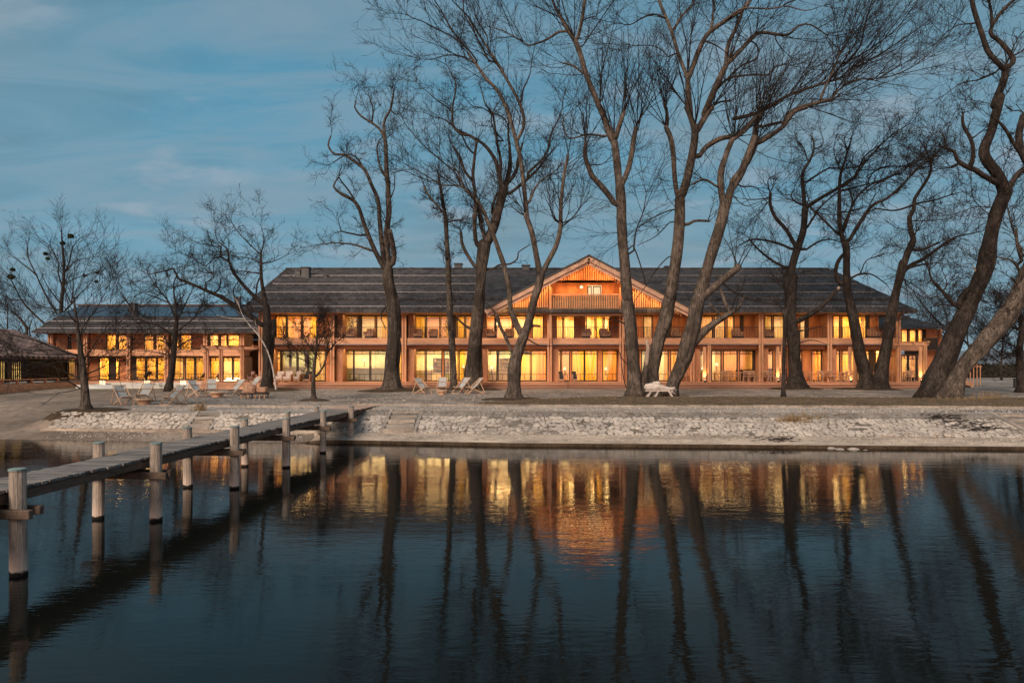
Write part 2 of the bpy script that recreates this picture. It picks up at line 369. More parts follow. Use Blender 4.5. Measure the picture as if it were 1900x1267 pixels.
# ------------------------------------------------------------------ ground, shore and water
def ysh(x): return float(np.interp(x, [-400, -60, -30, -21, -12, -6, 0, 18.5, 40, 400], [60, 34, 29.3, 28.4, 27.3, 26.9, 25.95, 24.75, 23.4, 5]))
def sm(a, b, x):
    t = min(1, max(0, (x - a) / (b - a))); return t * t * (3 - 2 * t)
PR = dict(right=[(-14, -1.3), (-.02, -.5), (0, .12), (1.5, .30), (3.8, 1.05), (5.9, 1.14), (6.0, 1.19)],
          left=[(-14, -1.3), (-2.0, -.35), (0, .0), (1.75, .26), (2.75, .95), (5.9, 1.04), (6.0, 1.07)],
          beach=[(-14, -1.3), (-2.0, -.30), (0, .0), (2.2, .22), (4.4, .50), (6.6, .78), (6.7, .80)])
def rows(x):
    wb = 1 - sm(-22.8, -20.6, x); wr = sm(-8.6, -7.6, x); wl = max(0, 1 - wb - wr)
    out = []
    for k in range(7):
        t = sum(w * PR[n][k][0] for n, w in (('right', wr), ('left', wl), ('beach', wb)))
        z = sum(w * PR[n][k][1] for n, w in (('right', wr), ('left', wl), ('beach', wb)))
        out.append((ysh(x) + t, z))
    out += [(36.5, 1.15 * (1-wb) + .98 * wb + .08 * wr), (41.0, 1.24 + .05 * wr), (48.9, 1.45), (60, 1.45), (130, 1.5), (4000, 1.5)]
    return out
def gz(x, y):
    r = rows(x); return float(np.interp(y, [a for a, b in r], [b for a, b in r]))
XS = sorted(set([-1500, -700, -350, -180, -110, -80, -65] + [round(-55 + .5 * i, 2) for i in range(221)] + [65, 80, 110, 180, 350, 700, 1500]))
def strip(name, k0, k1, m, x0=-9e9, x1=9e9, sub=1, nz=0.0, dz=0.0, **kw):
    xs = [x for x in XS if x0 <= x <= x1]; v = []; f = []
    cols = []
    for x in xs:
        r = rows(x); c = []
        for k in range(k0, k1):
            for s in range(sub):
                u = s / sub; y = r[k][0] * (1-u) + r[k+1][0] * u; z = r[k][1] * (1-u) + r[k+1][1] * u
                if nz and not (k == k0 and s == 0): z += nz * noise.noise(Vector((x * .9, y * .9, 3)))
                c.append((x, y, z + dz))
        c.append((x, r[k1][0], r[k1][1] + dz)); cols.append(c)
    n = len(cols[0])
    for c in cols: v += c
    for i in range(len(cols)-1):
        for j in range(n-1): f.append((i*n+j, (i+1)*n+j, (i+1)*n+j+1, i*n+j+1))
    me = bpy.data.meshes.new(name); me.from_pydata(v, [], f); me.update(); me.materials.append(m)
    o = bpy.data.objects.new(name, me); COL.objects.link(o); o['kind'] = 'structure'; return tag(o, **kw)
strip('lake_bed', 0, 2, M['soil'])
strip('concrete_ledge', 2, 3, M['ledge'], x0=-8, sub=4)
strip('beach', 2, 3, M['sand'], x1=-8, sub=4, nz=.03)
emb = strip('embankment', 3, 4, M['mortar'], x0=-20.5, sub=12, nz=.05)
strip('beach_slope', 3, 6, M['sand'], x1=-20.5, sub=3)
strip('shore_path', 4, 6, M['path'], x0=-20.5, sub=3)
strip('gravel_yard', 6, 9, M['gravel'], x0=-20.5, sub=6, nz=.03)
strip('sandy_yard', 6, 9, M['sand'], x1=-20.5, sub=6, nz=.03)
strip('ground', 9, 12, M['gravel'], sub=2)
w = MB().quad((-3000, -400, 0), (3000, -400, 0), (3000, 90, 0), (-3000, 90, 0)).build('lake_water', M['water'], kind='structure')
# concrete lip course along the foot of the left embankment
lip = MB()
for i in range(26):
    x = -20.6 + i * .5; y = ysh(x) + 1.62
    lip.box(x, x + .5, y - .16, y + .12, .16, .34 + .01 * math.sin(i * 2.3))
lip.build('foot_kerb', M['ledge'], kind='structure')
# kerb between path and yard: separate stones
ks = []
for i in range(88):
    x = -19 + i * .75; y = ysh(x + .37) + 6.02
    b = MB().box(-.365, .365, -.07, .07, -.25, .06 + random.uniform(-.012, .012))
    if not ks: kerb = empty('yard_kerb', (0, 30, 1), kind='structure')
    if len(ks) < 5: ks.append(b.mesh('kerb_stone', M['concrete']))
    o = bpy.data.objects.new('kerb_stone', random.choice(ks)); COL.objects.link(o); o.parent = kerb
    o.location = (x + .37, y - 30, gz(x + .37, y) - 1 + random.uniform(-.008, .01))
    o.rotation_euler = (0, 0, math.atan2(ysh(x + .75) - ysh(x), .75) + random.uniform(-.01, .01))
# verge with brown grass on the right half
def vfar(x): return float(np.interp(x, [-1.8, 0, 2, 6, 12, 20, 45, 80], [32.2, 35.0, 37.5, 39.6, 39.6, 38.4, 39, 39])) + .5 * noise.noise(Vector((x * .6, 0, 0)))
def vz(x, y):
    y0 = ysh(x) + 6.15; y1 = max(y0 + .05, vfar(x)); u = min(1, max(0, (y - y0) / (y1 - y0)))
    return gz(x, y) + .035 + .10 * math.sin(math.pi * u) + .03 * noise.noise(Vector((x * 1.2, y * 1.2, 5)))
v = []; f = []; xs = [-1.6 + .3 * i for i in range(160)]; NJ = 16
for x in xs:
    y0 = ysh(x) + 6.15 + .12 * noise.noise(Vector((x*2, 9, 0))); y1 = max(y0 + .05, vfar(x))
    for j in range(NJ + 1):
        y = y0 + (y1 - y0) * j / NJ; v.append((x, y, vz(x, y) if 0 < j < NJ else gz(x, y) - .03))
for i in range(len(xs)-1):
    for j in range(NJ): f.append((i*(NJ+1)+j, (i+1)*(NJ+1)+j, (i+1)*(NJ+1)+j+1, i*(NJ+1)+j+1))
me = bpy.data.meshes.new('verge'); me.from_pydata(v, [], f); me.materials.append(M['verge'])
o = bpy.data.objects.new('verge', me); COL.objects.link(o); o['kind'] = 'structure'
# grass blades and leaf litter on the verge, one uncountable mass
bl = MB()
for i in range(5200):
    x = random.uniform(-1.3, 30); y0 = ysh(x) + 6.2; y1 = vfar(x) - .1
    if y1 <= y0 + .1: continue
    y = y0 + (y1 - y0) * random.random() ** 1.4
    if noise.noise(Vector((x * .8, y * .8, 1))) < -.1 and random.random() < .7: continue
    z = vz(x, y) - .01; a = random.uniform(0, 6.28); h = random.uniform(.03, .10); w_ = .012
    if random.random() < .35:
        s = random.uniform(.025, .05); dx, dy = math.cos(a) * s, math.sin(a) * s
        bl.quad((x-dx, y-dy, z+.01), (x+dy, y-dx, z+.03), (x+dx, y+dy, z+.015), (x-dy, y+dx, z+.035))
    else:
        dx, dy = math.cos(a) * w_, math.sin(a) * w_
        bl.tri((x-dx, y-dy, z), (x+dx, y+dy, z), (x + random.uniform(-.04, .04), y + random.uniform(-.04, .04), z+h))
tag(bl.build('grass', M['grass'], kind='stuff'), 'thin worn grass and leaf litter on the earth strip behind the path', 'grass')

lt = MB()
for i in range(4500):
    x = random.uniform(-2.5, 30); y0 = ysh(x) + 6.0; y1 = vfar(x) + .6
    if y1 <= y0 + .1: y1 = y0 + .5
    y = y0 + (y1 - y0) * random.random(); z = (vz(x, y) if -1.3 < x and y < vfar(x) else gz(x, y)) + .012; a = random.uniform(0, 6.28); sz = random.uniform(.02, .055)
    if noise.noise(Vector((x * .7, y * .7, 7))) < -.05 and random.random() < .6: continue
    dx, dy = math.cos(a) * sz, math.sin(a) * sz; lt.quad((x-dx, y-dy, z), (x+dy*.6, y-dx*.6, z+.02), (x+dx, y+dy, z+.008), (x-dy*.6, y+dx*.6, z+.028))
tag(lt.build('leaf_litter', M['litter'], kind='stuff'), 'brown fallen leaves strewn over the earth strip and path edge', 'leaves')

pb = MB()
for i in range(7000):
    x = random.uniform(-19.5, 24); y = ysh(x) + random.choice((random.uniform(3.9, 6.0), random.uniform(6.0, 16), random.uniform(.3, 1.8)))
    sz = random.uniform(.018, .05); z = gz(x, y); a = random.uniform(0, 6.28); dx, dy = math.cos(a) * sz, math.sin(a) * sz
    pb.tri((x-dx, y-dy, z), (x+dy, y-dx, z), (x, y, z+sz*.9)); pb.tri((x+dy, y-dx, z), (x+dx, y+dy, z), (x, y, z+sz*.9)); pb.tri((x-dx, y-dy, z), (x, y, z+sz*.9), (x-dy, y+dx, z))
tag(pb.build('pebbles', M['stone'], kind='stuff'), 'loose pebbles strewn over the path, the ledge and the gravel yard', 'pebbles')
wd_ = MB()
for i in range(4200):
    x = random.uniform(-20, 32); top = random.random() < .45; off = 3.78 if top else 1.52
    if noise.noise(Vector((x * .55, off, 0))) < -.02 and random.random() < .85: continue
    y = ysh(x) + (off if x > -8 else (2.8 if top else 1.78)) + random.gauss(0, .09); z = gz(x, y) - .01; h = random.uniform(.03, .13); a = random.uniform(0, 6.28)
    dx, dy = math.cos(a) * .012, math.sin(a) * .012; wd_.tri((x-dx, y-dy, z), (x+dx, y+dy, z), (x + random.uniform(-.07, .07), y + random.uniform(-.07, .07), z+h))
tag(wd_.build('weeds', M['litter'], kind='stuff'), 'dry weeds along the top edge and foot of the stone bank', 'weeds')

# stones of the embankment: separate pieces, the far small ones joined
def stone_mesh(i):
    b = MB(); n = random.randint(5, 7); pts = []
    for k in range(n):
        an = 2 * math.pi * (k + random.uniform(-.3, .3)) / n; rr = random.uniform(.85, 1.12)
        pts.append((math.cos(an) * rr, math.sin(an) * rr))
    for sc, z in ((1.0, -.5), (1.0, .35), (.72, .95)):
        for x, y in pts: b.v.append((x * sc * .5, y * sc * .5, z + (random.uniform(-.12, .12) if z > 0 else 0)))
    b.v.append((0, 0, 1.0))
    for r_ in range(2):
        for k in range(n): b.f.append((r_*n+k, r_*n+(k+1) % n, (r_+1)*n+(k+1) % n, (r_+1)*n+k))
    for k in range(n): b.f.append((2*n+k, 2*n+(k+1) % n, 3*n))
    return b
SB = [stone_mesh(i) for i in range(14)]
SM = [s.mesh('stone', M['stone' if i % 5 else 'stone3'], smooth=False) for i, s in enumerate(SB)]
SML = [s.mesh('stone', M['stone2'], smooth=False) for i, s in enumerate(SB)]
allst = []
x = -20.4
for row in range(12):
    x = -20.5 + random.uniform(0, .3)
    while x < 40:
        wd = random.uniform(.16, .40); cxp = x + wd / 2; x += wd * .97
        r_ = rows(cxp); (ya, za), (yb, zb) = r_[3], r_[4]
        nr = 12 if cxp > -8 else 9
        if row >= nr: continue
        if -8.3 < cxp < -7.0 or 22.6 < cxp < 24.4 and True: 
            if -8.3 < cxp < -7.0: pass
        if -14.0 < cxp < -12.9 or -5.4 < cxp < -4.0 or 20.0 < cxp < 21.8: continue          # flights of steps
        u = (row + .5 + random.uniform(-.18, .18)) / nr
        y = ya + (yb - ya) * u; z = za + (zb - za) * u
        if noise.noise(Vector((cxp * .9, u * 5, 2))) > .50: continue
        ang = math.atan2(zb - za, yb - ya); hh = math.hypot(yb - ya, zb - za) / nr
        allst.append((cxp, y, z, wd * random.uniform(1.0, 1.14), hh * random.uniform(1.0, 1.3), random.uniform(.015, .05), ang, random.uniform(-.35, .35), random.randrange(14), u))
allst.sort(key=lambda s: (s[1] * 1.0 + abs(s[0]) * .35))
big = allst[:300]; rest = allst[300:]
ORG = (0, 0, 0)
for (cx_, y, z, wd, hh, th, ang, rt, k, u) in big:
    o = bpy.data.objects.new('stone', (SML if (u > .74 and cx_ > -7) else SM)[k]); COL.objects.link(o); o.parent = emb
    o.location = (cx_, y, z); o.rotation_euler = (ang, 0, rt * .4); o.scale = (wd, hh, th)
rb = [MB(), MB()]
for (cx_, y, z, wd, hh, th, ang, rt, k, u) in rest:
    mtx = Matrix.Translation((cx_, y, z)) @ Matrix.Rotation(ang, 4, 'X') @ Matrix.Rotation(rt * .4, 4, 'Z') @ Matrix.Diagonal((wd, hh, th, 1))
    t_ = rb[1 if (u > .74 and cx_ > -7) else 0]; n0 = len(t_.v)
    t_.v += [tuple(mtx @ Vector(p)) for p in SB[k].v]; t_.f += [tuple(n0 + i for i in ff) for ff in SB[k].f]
rb[0].build('small_stones', M['stone'], emb, kind='stuff'); rb[1].build('small_grey_stones', M['stone2'], emb, kind='stuff')
# flights of stone steps set into the embankment
def stepsflight(xa, xb, lab):
    xm = (xa + xb) / 2; r_ = rows(xm); (ya, za), (yb, zb) = r_[3], r_[4]; n = 5
    root = empty('stone_steps', (xm, ya, za), label=lab, cat='steps', group='steps down the embankment')
    for i in range(n):
        y0 = ya - .1 + (yb - ya + .3) * i / n; z1 = za + .10 + (zb - za) * (i + .35) / n
        MB().box(xa + random.uniform(-.04, .04), xb + random.uniform(-.04, .04), y0, y0 + (yb-ya)/n + .25, z1 - .4, z1).build('step', M['path'] if i % 2 else M['concrete'], root, bevel=.015)
    for s in (xa - .09, xb + .09):
        MB().hexa([(s-.07, ya-.1, za-.3), (s+.07, ya-.1, za-.3), (s+.07, yb+.2, zb-.3), (s-.07, yb+.2, zb-.3),
                   (s-.07, ya-.1, za+.09), (s+.07, ya-.1, za+.09), (s+.07, yb+.2, zb+.10), (s-.07, yb+.2, zb+.10)]).build('side_wall', M['path'], root)
stepsflight(-13.9, -13.0, 'small flight of stone steps in the low bank left of the pier')
stepsflight(-5.3, -4.1, 'flight of stone steps in the bank just right of where the pier lands')
stepsflight(20.1, 21.7, 'wide worn stone steps in the bank at the right edge of the photo')

# ------------------------------------------------------------------ roofs and buildings
def slab(b, a0, a1, c1, c0, th):
    """sloped slab through 4 top corners, thickness th downward"""
    d = Vector((0, 0, -th)); pts = [Vector(p) for p in (a0, a1, c1, c0)]
    return b.hexa([p + d for p in pts] + pts)
def lerp(a, b, u): return tuple(a[i] + (b[i] - a[i]) * u for i in range(3))

def light(kind, name, loc, energy, color=(1, .62, .28), size=1.0, sy=None, rot=(0, 0, 0), spot=None):
    l = bpy.data.lights.new(name, kind); l.energy = energy; l.color = color
    if kind == 'AREA':
        l.size = size
        if sy: l.shape = 'RECTANGLE'; l.size_y = sy
    elif kind == 'SPOT': l.spot_size = spot; l.spot_blend = .6; l.shadow_soft_size = size
    else: l.shadow_soft_size = size
    o = bpy.data.objects.new(name, l); COL.objects.link(o); o.location = loc; o.rotation_euler = rot; return o

def curtain(x0, x1, y, z0, z1, m, parent, rich=1.0):
    n = max(6, int((x1 - x0) / .045)); v = []; f = []; o3 = ROOT(parent)
    ph = random.uniform(0, 6)
    for i in range(n + 1):
        x = x0 + (x1 - x0) * i / n; yy = y + .045 * rich * math.sin(x * 21 + ph + 1.3 * math.sin(x * 5))
        v += [(x - o3[0], yy - o3[1], z0 - o3[2]), (x - o3[0], yy - o3[1], z1 - o3[2])]
    for i in range(n): f.append((2*i, 2*i+2, 2*i+3, 2*i+1))
    me = bpy.data.meshes.new('curtain'); me.from_pydata(v, [], f); me.materials.append(m)
    me.polygons.foreach_set('use_smooth', [True] * len(f))
    o = bpy.data.objects.new('curtain', me); COL.objects.link(o); o.parent = parent; return o

TYPES = dict(Y=('curt_y', 'int_wood'), C=('curt_o', 'int_wood'), W=(None, 'white'), P=(None, 'int_pink'), T=(None, 'int_teal'), O=(None, None), D=(None, None), G=('curt_w', 'white'))
def storey(root, xa, xb, spec, dpl, z0, z1, energy, transom=None, lowrail=None, depth=2.4, back='int_wood', lightcol=(1, .63, .23)):
    """one room of the facade between partition walls: window parts, wall pieces, room shell and its ceiling lamp.
       spec = [(px0, px1, type)...] in the photograph's columns"""
    y = dpl
    b = MB().box(xa, xb, y + depth, y + depth + .1, z0, z1)
    b.build('room_back_wall', M[back], root)
    MB().box(xa, xa + .06, y + .12, y + depth, z0, z1).build('room_side_wall', M['int_wood'], root); MB().box(xb - .06, xb, y + .12, y + depth, z0, z1).build('room_side_wall', M['int_wood'], root)
    MB().box(xa + .06, xb - .06, y + .12, y + depth, z0 - .05, z0).build('room_floor', M['int_wood'], root); MB().box(xa + .06, xb - .06, y + .12, y + depth, z1, z1 + .05).build('room_ceiling', M['int_wood'], root)
    edge = [xa]; cur = xa
    wallb = MB(); segs = []
    for (p0, p1, ty) in spec:
        x0, x1 = X(p0, y), X(p1, y)
        x0 = max(x0, xa + .01); x1 = min(x1, xb - .01)
        if x1 - x0 < .08: continue
        segs.append((x0, x1, ty))
    cur = xa
    for (x0, x1, ty) in segs:
        if x0 - cur > .09: MB().box(cur, x0 - .03, y - .02, y + .12, z0, z1).build('wall', M['larch_red'], root)
        if ty == 'O':
            MB().box(x0 - .03, x1 + .03, y + .004, y + .11, z0, z1).build('wall', M['larch_red'], root); cur = x1 + .03; continue
        if ty == 'D':
            MB().box(x0 - .03, x1 + .03, y, y + .10, z0, z1).build('shutter', M['int_dark'], root); cur = x1 + .03; continue
        fr = MB(); t_ = .045
        fr.box(x0 - .03, x0 + t_, y - .03, y + .07, z0, z1).box(x1 - t_, x1 + .03, y - .03, y + .07, z0, z1)
        fr.box(x0 + t_, x1 - t_, y - .03, y + .07, z0, z0 + .07).box(x0 + t_, x1 - t_, y - .03, y + .07, z1 - .07, z1)
        top = z1 - .07
        if transom:
            fr.box(x0 + t_, x1 - t_, y - .025, y + .05, transom - .025, transom + .025)
            xm = (x0 + x1) / 2; fr.box(xm - .015, xm + .015, y - .02, y + .04, transom + .025, z1 - .07)
        if lowrail:
            fr.box(x0 + t_, x1 - t_, y - .05, y - .02, lowrail - .02, lowrail + .02)
            for q in (.33, .67):
                xq = x0 + (x1 - x0) * q; fr.box(xq - .012, xq + .012, y - .045, y - .025, z0 + .07, lowrail - .02)
        wi = fr.build('window', M['frame'], root)
        MB().box(x0 + t_, x1 - t_, y + .005, y + .02, z0 + .07, z1 - .07).build('pane', M['glass'], wi)
        cm, bm = TYPES[ty]
        cl_, cr_ = x0 - .02, x1 + .02
        if random.random() < .5: cl_, cr_ = (cl_, cl_ + (cr_ - cl_) * random.uniform(.4, .8)) if random.random() < .5 else (cr_ - (cr_ - cl_) * random.uniform(.4, .8), cr_)
        if cm: curtain(cl_, cr_, y + .35, z0 + .02, z1 - .03, M[cm], root)
        elif bm != back:
            MB().box(x0 - .15, x1 + .15, y + depth - .25, y + depth - .2, z0 + .001, z1 - .001).build('room_panel', M[bm], root)
        cur = x1 + .03
    if xb - cur > .05: MB().box(cur, xb, y - .02, y + .12, z0, z1).build('wall', M['larch_red'], root)
    light('AREA', 'ceiling_lamp', ((xa + xb) / 2, y + depth * .52, z1 - .06), energy * 6.0 * random.choice((.55, .85, 1.0, 1.15, 1.35)), lightcol, (xb - xa) * .8, .5)

# main building ---------------------------------------------------
HO = (0, 52, 1.9)
hotel = empty('lakeside_hotel', HO, label='long two storey timber hotel with grey shingle roof and central gable, windows lit', cat='hotel')
COLS = [488, 620, 753, 890, 1022, 1155, 1286, 1413, 1540, 1667]
CX = [X(c, 51.0) for c in COLS]
ZD, ZL1, ZS0, ZS1, ZU1 = 1.90, 4.30, 4.73, 5.12, 6.98     # deck, lower window head, balcony slab, upper window head
LOW = [
 [(512,521,'T'),(523,551,'T'),(553,571,'T'),(573,604,'G')],
 [(627,634,'Y'),(636,656,'W'),(657,686,'W'),(688,717,'T'),(722,746,'Y')],
 [(761,789,'W'),(791,820,'W'),(824,836,'T'),(838,850,'Y'),(852,882,'Y')],
 [(898,922,'W'),(924,950,'T'),(952,984,'Y'),(986,1014,'C')],
 [(1027,1040,'G'),(1042,1057,'P'),(1061,1084,'Y'),(1085,1108,'Y'),(1118,1145,'C')],
 [(1163,1186,'G'),(1190,1212,'T'),(1214,1240,'W'),(1244,1262,'C'),(1264,1280,'O')],
 [(1290,1310,'T'),(1320,1338,'W'),(1342,1368,'C'),(1372,1397,'P'),(1399,1405,'D')],
 [(1417,1434,'P'),(1438,1460,'P'),(1464,1488,'C'),(1492,1503,'O'),(1506,1524,'C'),(1525,1530,'D')],
 [(1545,1558,'C'),(1562,1586,'Y'),(1590,1613,'Y'),(1615,1622,'D'),(1624,1646,'W')]]
UPP = [
 [(512,531,'Y'),(533,559,'P'),(562,588,'Y'),(591,612,'O')],
 [(634,663,'G'),(665,670,'D'),(671,696,'W'),(699,722,'Y'),(725,744,'P')],
 [(763,789,'Y'),(791,816,'P'),(818,836,'Y'),(840,847,'D'),(849,862,'Y'),(864,880,'Y')],
 [(898,918,'P'),(920,950,'P'),(953,976,'G'),(988,1008,'Y')],
 [(1027,1044,'Y'),(1046,1066,'G'),(1071,1086,'O'),(1088,1104,'G'),(1106,1119,'Y'),(1121,1131,'W')],
 [(1164,1190,'O'),(1194,1210,'G'),(1212,1227,'O'),(1232,1246,'D'),(1250,1276,'O')],
 [(1298,1322,'Y'),(1325,1345,'G'),(1349,1362,'Y'),(1364,1372,'O'),(1373,1379,'D'),(1381,1404,'O')],
 [(1417,1432,'G'),(1435,1454,'W'),(1458,1474,'Y'),(1484,1494,'Y'),(1496,1500,'D'),(1502,1530,'O')],
 [(1545,1558,'Y'),(1562,1580,'Y'),(1592,1607,'Y'),(1609,1613,'D'),(1616,1624,'O')]]
LB = ['int_wood','white','white','int_wood','int_wood','int_wood','int_wood','int_pink','int_wood']
for i in range(9):
    xa, xb = CX[i] * 52.6 / 51 + .30, CX[i+1] * 52.6 / 51 - .05
    e = [26, 34, 46, 48, 50, 38, 34, 34, 44][i]
    storey(hotel, xa, xb, LOW[i], 52.6, ZD + .02, ZL1, e, transom=ZL1 - .30, lowrail=ZD + .55, back=LB[i])
    if i == 8: xb = X(1626, 52.8)
    storey(hotel, xa, xb, UPP[i], 52.8, ZS1 + .02, ZU1, [38, 38, 46, 40, 44, 34, 38, 40, 44][i], back='white' if i in (1, 3, 7) else 'int_wood')
    # lintel above the lower windows, balcony slab, fascia, rails
    MB().box(xa - .25, xb + .05, 52.5, 52.75, ZL1 + .051, ZS0 - .01).build('lintel', M['pillar'], hotel)
for i in range(9):
    x0, x1 = CX[i] + .02, CX[i+1] - .02
    MB().box(x0, x1, 51.0, 53.2, ZS0 + .02, ZS1).build('balcony_slab', M['slab'], hotel)
    MB().box(x0, x1, 50.93, 50.99, ZS0, ZS1 + .04).build('fascia_board', M['larch_h'], hotel, bevel=.01)
    MB().box(x0 + .1, x1 - .1, 51.55, 51.75, 4.36, 4.60).build('lower_beam', M['larch_h'], hotel)
    MB().box(x0 + .1, x1 - .1, 50.75, 50.92, 4.66, 4.72).build('awning_box', M['snowrail'], hotel)
    light('AREA', 'added_facade_glow', ((x0+x1)/2, 51.75, ZS0 - .38), 40, (1, .66, .30), (x1-x0) * .8, .1)  # unseen strip added under the balcony to warm columns and beams
    light('AREA', 'added_facade_glow', ((x0+x1)/2, 51.9, 6.98), 30, (1, .66, .30), (x1-x0) * .8, .1)  # unseen strip added under the eaves for golden glow on the upper storey
    # railing
    rl = MB().box(x0 + .05, x1 - .05, 51.05, 51.10, 5.96, 6.0)
    rl.box(x0 + .05, x1 - .05, 51.06, 51.09, ZS1 + .07, ZS1 + .10)
    n = int((x1 - x0) / (.13 if i < 5 else .115)); thick = .009 if i < 5 else .013
    for k in range(n + 1):
        xx = x0 + .06 + (x1 - x0 - .12) * k / n
        rl.box(xx - thick, xx + thick, 51.065, 51.085, ZS1 + .10, 5.96)
    for k in range(3):
        xx = x0 + .06 + (x1 - x0 - .12) * k / 2; rl.box(xx - .02, xx + .02, 51.05, 51.09, ZS1 + .04, 5.99)
    rl.build('railing', M['railmetal'], hotel)
for i, cx_ in enumerate(CX):
    tall = i in (4, 5)
    for s in (-.20, .0):
        MB().box(cx_ + s - .065, cx_ + s + .065, 50.78, 50.90, ZD, 6.99 if not tall else 8.9).build('column', M['larch'], hotel, bevel=.012)
    # partition wall ends (timber clad pillars)
    MB().box(cx_ + .10, cx_ + .58 if i < 9 else cx_ + .16, 51.2, 52.58, ZD, 4.36).build('pillar', M['pillar'], hotel)
    if 0 < i < 9: MB().box(cx_ + .10, cx_ + .50, 51.6, 52.78, ZS1, 6.98).build('pillar', M['pillar'], hotel)
MB().box(CX[0] - .1, CX[0] + .1, 51.0, 59.5, ZD, 6.9).build('end_wall', M['larch'], hotel)
MB().box(CX[9] - .05, CX[9] + .1, 52.9, 59.5, ZD, 4.7).build('end_wall', M['larch'], hotel)
MB().box(X(1626, 52.8), X(1626, 52.8) + .12, 52.7, 59.5, ZS1, 6.98).build('end_wall', M['larch_red'], hotel)
MB().box(CX[0], CX[9], 59.5, 59.7, ZD, 6.9).build('back_wall', M['larch'], hotel)
# eaves soffit
MB().box(CX[0] - .6, CX[9] + 1.0, 50.15, 52.9, 7.03, 7.10).build('soffit', M['slab'], hotel)
# roof: five lapped courses front, one back
roof = MB().box(CX[0], CX[0] + .01, 55, 55.01, 7.2, 7.21).build('roof', M['roof'], hotel)
e0x, e1x = X(446, 50.0), X(1702, 50.0)
rid0, rid1 = e0x + .02, X(1538, 60.0)
def rpt(u, v, lift=0):      # u along 0..1, v up the slope 0..1
    xL = e0x + (rid0 - e0x) * v; xR = e1x + (rid1 - e1x) * v
    return (xL + (xR - xL) * u, 50.0 + 10.0 * v, 7.20 + 4.25 * v + lift)
vs = [0, .22, .42, .62, .82, 1.0]; lifts = [0.0, .15, .17, .19, .21]
for k in range(5):
    a, b_ = vs[k], vs[k+1] + (.03 if k < 4 else 0)
    MBk = MB(); slab(MBk, rpt(0, a, lifts[k]), rpt(1, a, lifts[k]), rpt(1, b_, lifts[k] - .02), rpt(0, b_, lifts[k] - .02), .13 if k else .22)
    MBk.build('roof_course', M['roof'], roof)
MB().hexa([(rid0, 60, 11.3), (rid1, 60, 11.3), (e1x, 70, 7.1), (e0x, 70, 7.1), (rid0, 60, 11.6), (rid1, 60, 11.6), (e1x, 70, 7.3), (e0x, 70, 7.3)]).build('back_slope', M['roof'], roof)
MB().hexa([(e1x - .1, 50.2, 7.0), (e1x, 50.2, 7.0), (e1x, 69.8, 7.0), (e1x - .1, 69.8, 7.0), (rid1 - .1, 60, 11.45), (rid1, 59.99, 11.6), (rid1, 60.01, 11.6), (rid1 - .1, 60, 11.45)]).build('hip_slope', M['roof'], roof)
MB().tri((CX[0], 50.6, 7.1), (CX[0], 69.3, 7.1), (CX[0], 60, 11.2)).build('gable_end', M['larch_red'], roof)
MB().beam((rid0, 60, 11.66), (rid1, 60, 11.66), .3, .1).build('ridge_cap', M['roof'], roof)
for v_ in (.045, .33, .54, .76):
    l_ = lifts[sum(1 for q in vs[1:] if v_ > q)]
    for (u0, u1) in ((0.01, .355), (.66, .985)):
        b = MB()
        p, q = rpt(u0, v_, l_ + .10), rpt(u1, v_, l_ + .10)
        b.beam(p, q, .045, .045)
        n = 26
        for k in range(n):
            c = lerp(p, q, (k + .5) / n); b.box(c[0] - .015, c[0] + .015, c[1] - .02, c[1] + .02, c[2] - .14, c[2])
        b.build('snow_guard', M['snowrail'], roof)
# verge boards of the left roof end
MB().beam((e0x - .02, 50, 7.10), (rid0 - .02, 60, 11.35), .05, .22).build('verge_board', M['roof'], roof)
# chimneys and vents
def chimney(px0, px1, py0, py1, d, parent):
    x0, x1 = X(px0, d), X(px1, d); w_ = (x1 - x0)
    c = MB().box(x0, x1, d, d + w_, Zz(py1, d) - .6, Zz(py0, d) + .10).build('chimney', M['chim'], parent, bevel=.02)
    MB().box(x0 - .06, x1 + .06, d - .06, d + w_ + .06, Zz(py0, d) + .10, Zz(py0, d) + .18).build('cap', M['chim'], c)
for a in ((547, 557, 504, 518, 57.5), (559, 573, 499, 518, 57.3), (843, 857, 492, 506, 60.2), (969, 983, 495, 508, 59.5), (645, 653, 516, 523, 57.5),
          (1494, 1508, 505, 517, 58.5), (1509, 1519, 509, 517, 58.6), (925, 930, 498, 505, 60.4), (600, 607, 513, 520, 57.5), (760, 766, 500, 506, 60.2), (1235, 1246, 497, 507, 60.3), (1330, 1336, 512, 520, 57.6), (1440, 1447, 500, 508, 60.2)):
    chimney(*a, roof)

# central gable ----------------------------------------------------
GX = X(1090.5, 50); GA = 11.10; GHW = 7.45; GE = 7.22      # apex x, apex z, half width, eave z
sl = (GA - GE) / GHW
gable = MB().box(GX - 2.7, GX + 2.7, 52.75, 52.85, 6.99, 9.5).build('gable', M['larch_red'], hotel)
def gz_at(x): return GA - sl * abs(x - GX)
for sgn in (-1, 1):
    xe = GX + sgn * GHW
    b = MB(); slab(b, (GX, 49.3, GA), (xe, 49.3, GE), (xe, 58.0, GE), (GX, 59.5, GA), .12); b.build('gable_roof', M['roof'], gable)
    b = MB(); slab(b, (GX, 49.32, GA - .125), (xe, 49.32, GE - .125), (xe, 56, GE - .125), (GX, 58.0, GA - .125), .07); b.build('soffit', M['larch_h'], gable)
    # double verge boards
    MB().beam((GX - sgn * .02, 49.26, GA - .26), (xe, 49.26, GE - .26), .05, .34).build('verge_board', M['verge_board'], gable)
    MB().beam((GX - sgn * .02, 49.40, GA - .56), (xe - sgn * .1, 49.40, GE - .50), .05, .26).build('verge_board', M['verge_board'], gable)
    MB().beam((GX - sgn * .02, 49.20, GA - .03), (xe, 49.20, GE - .03), .10, .09).build('drip_edge', M['chim'], gable)
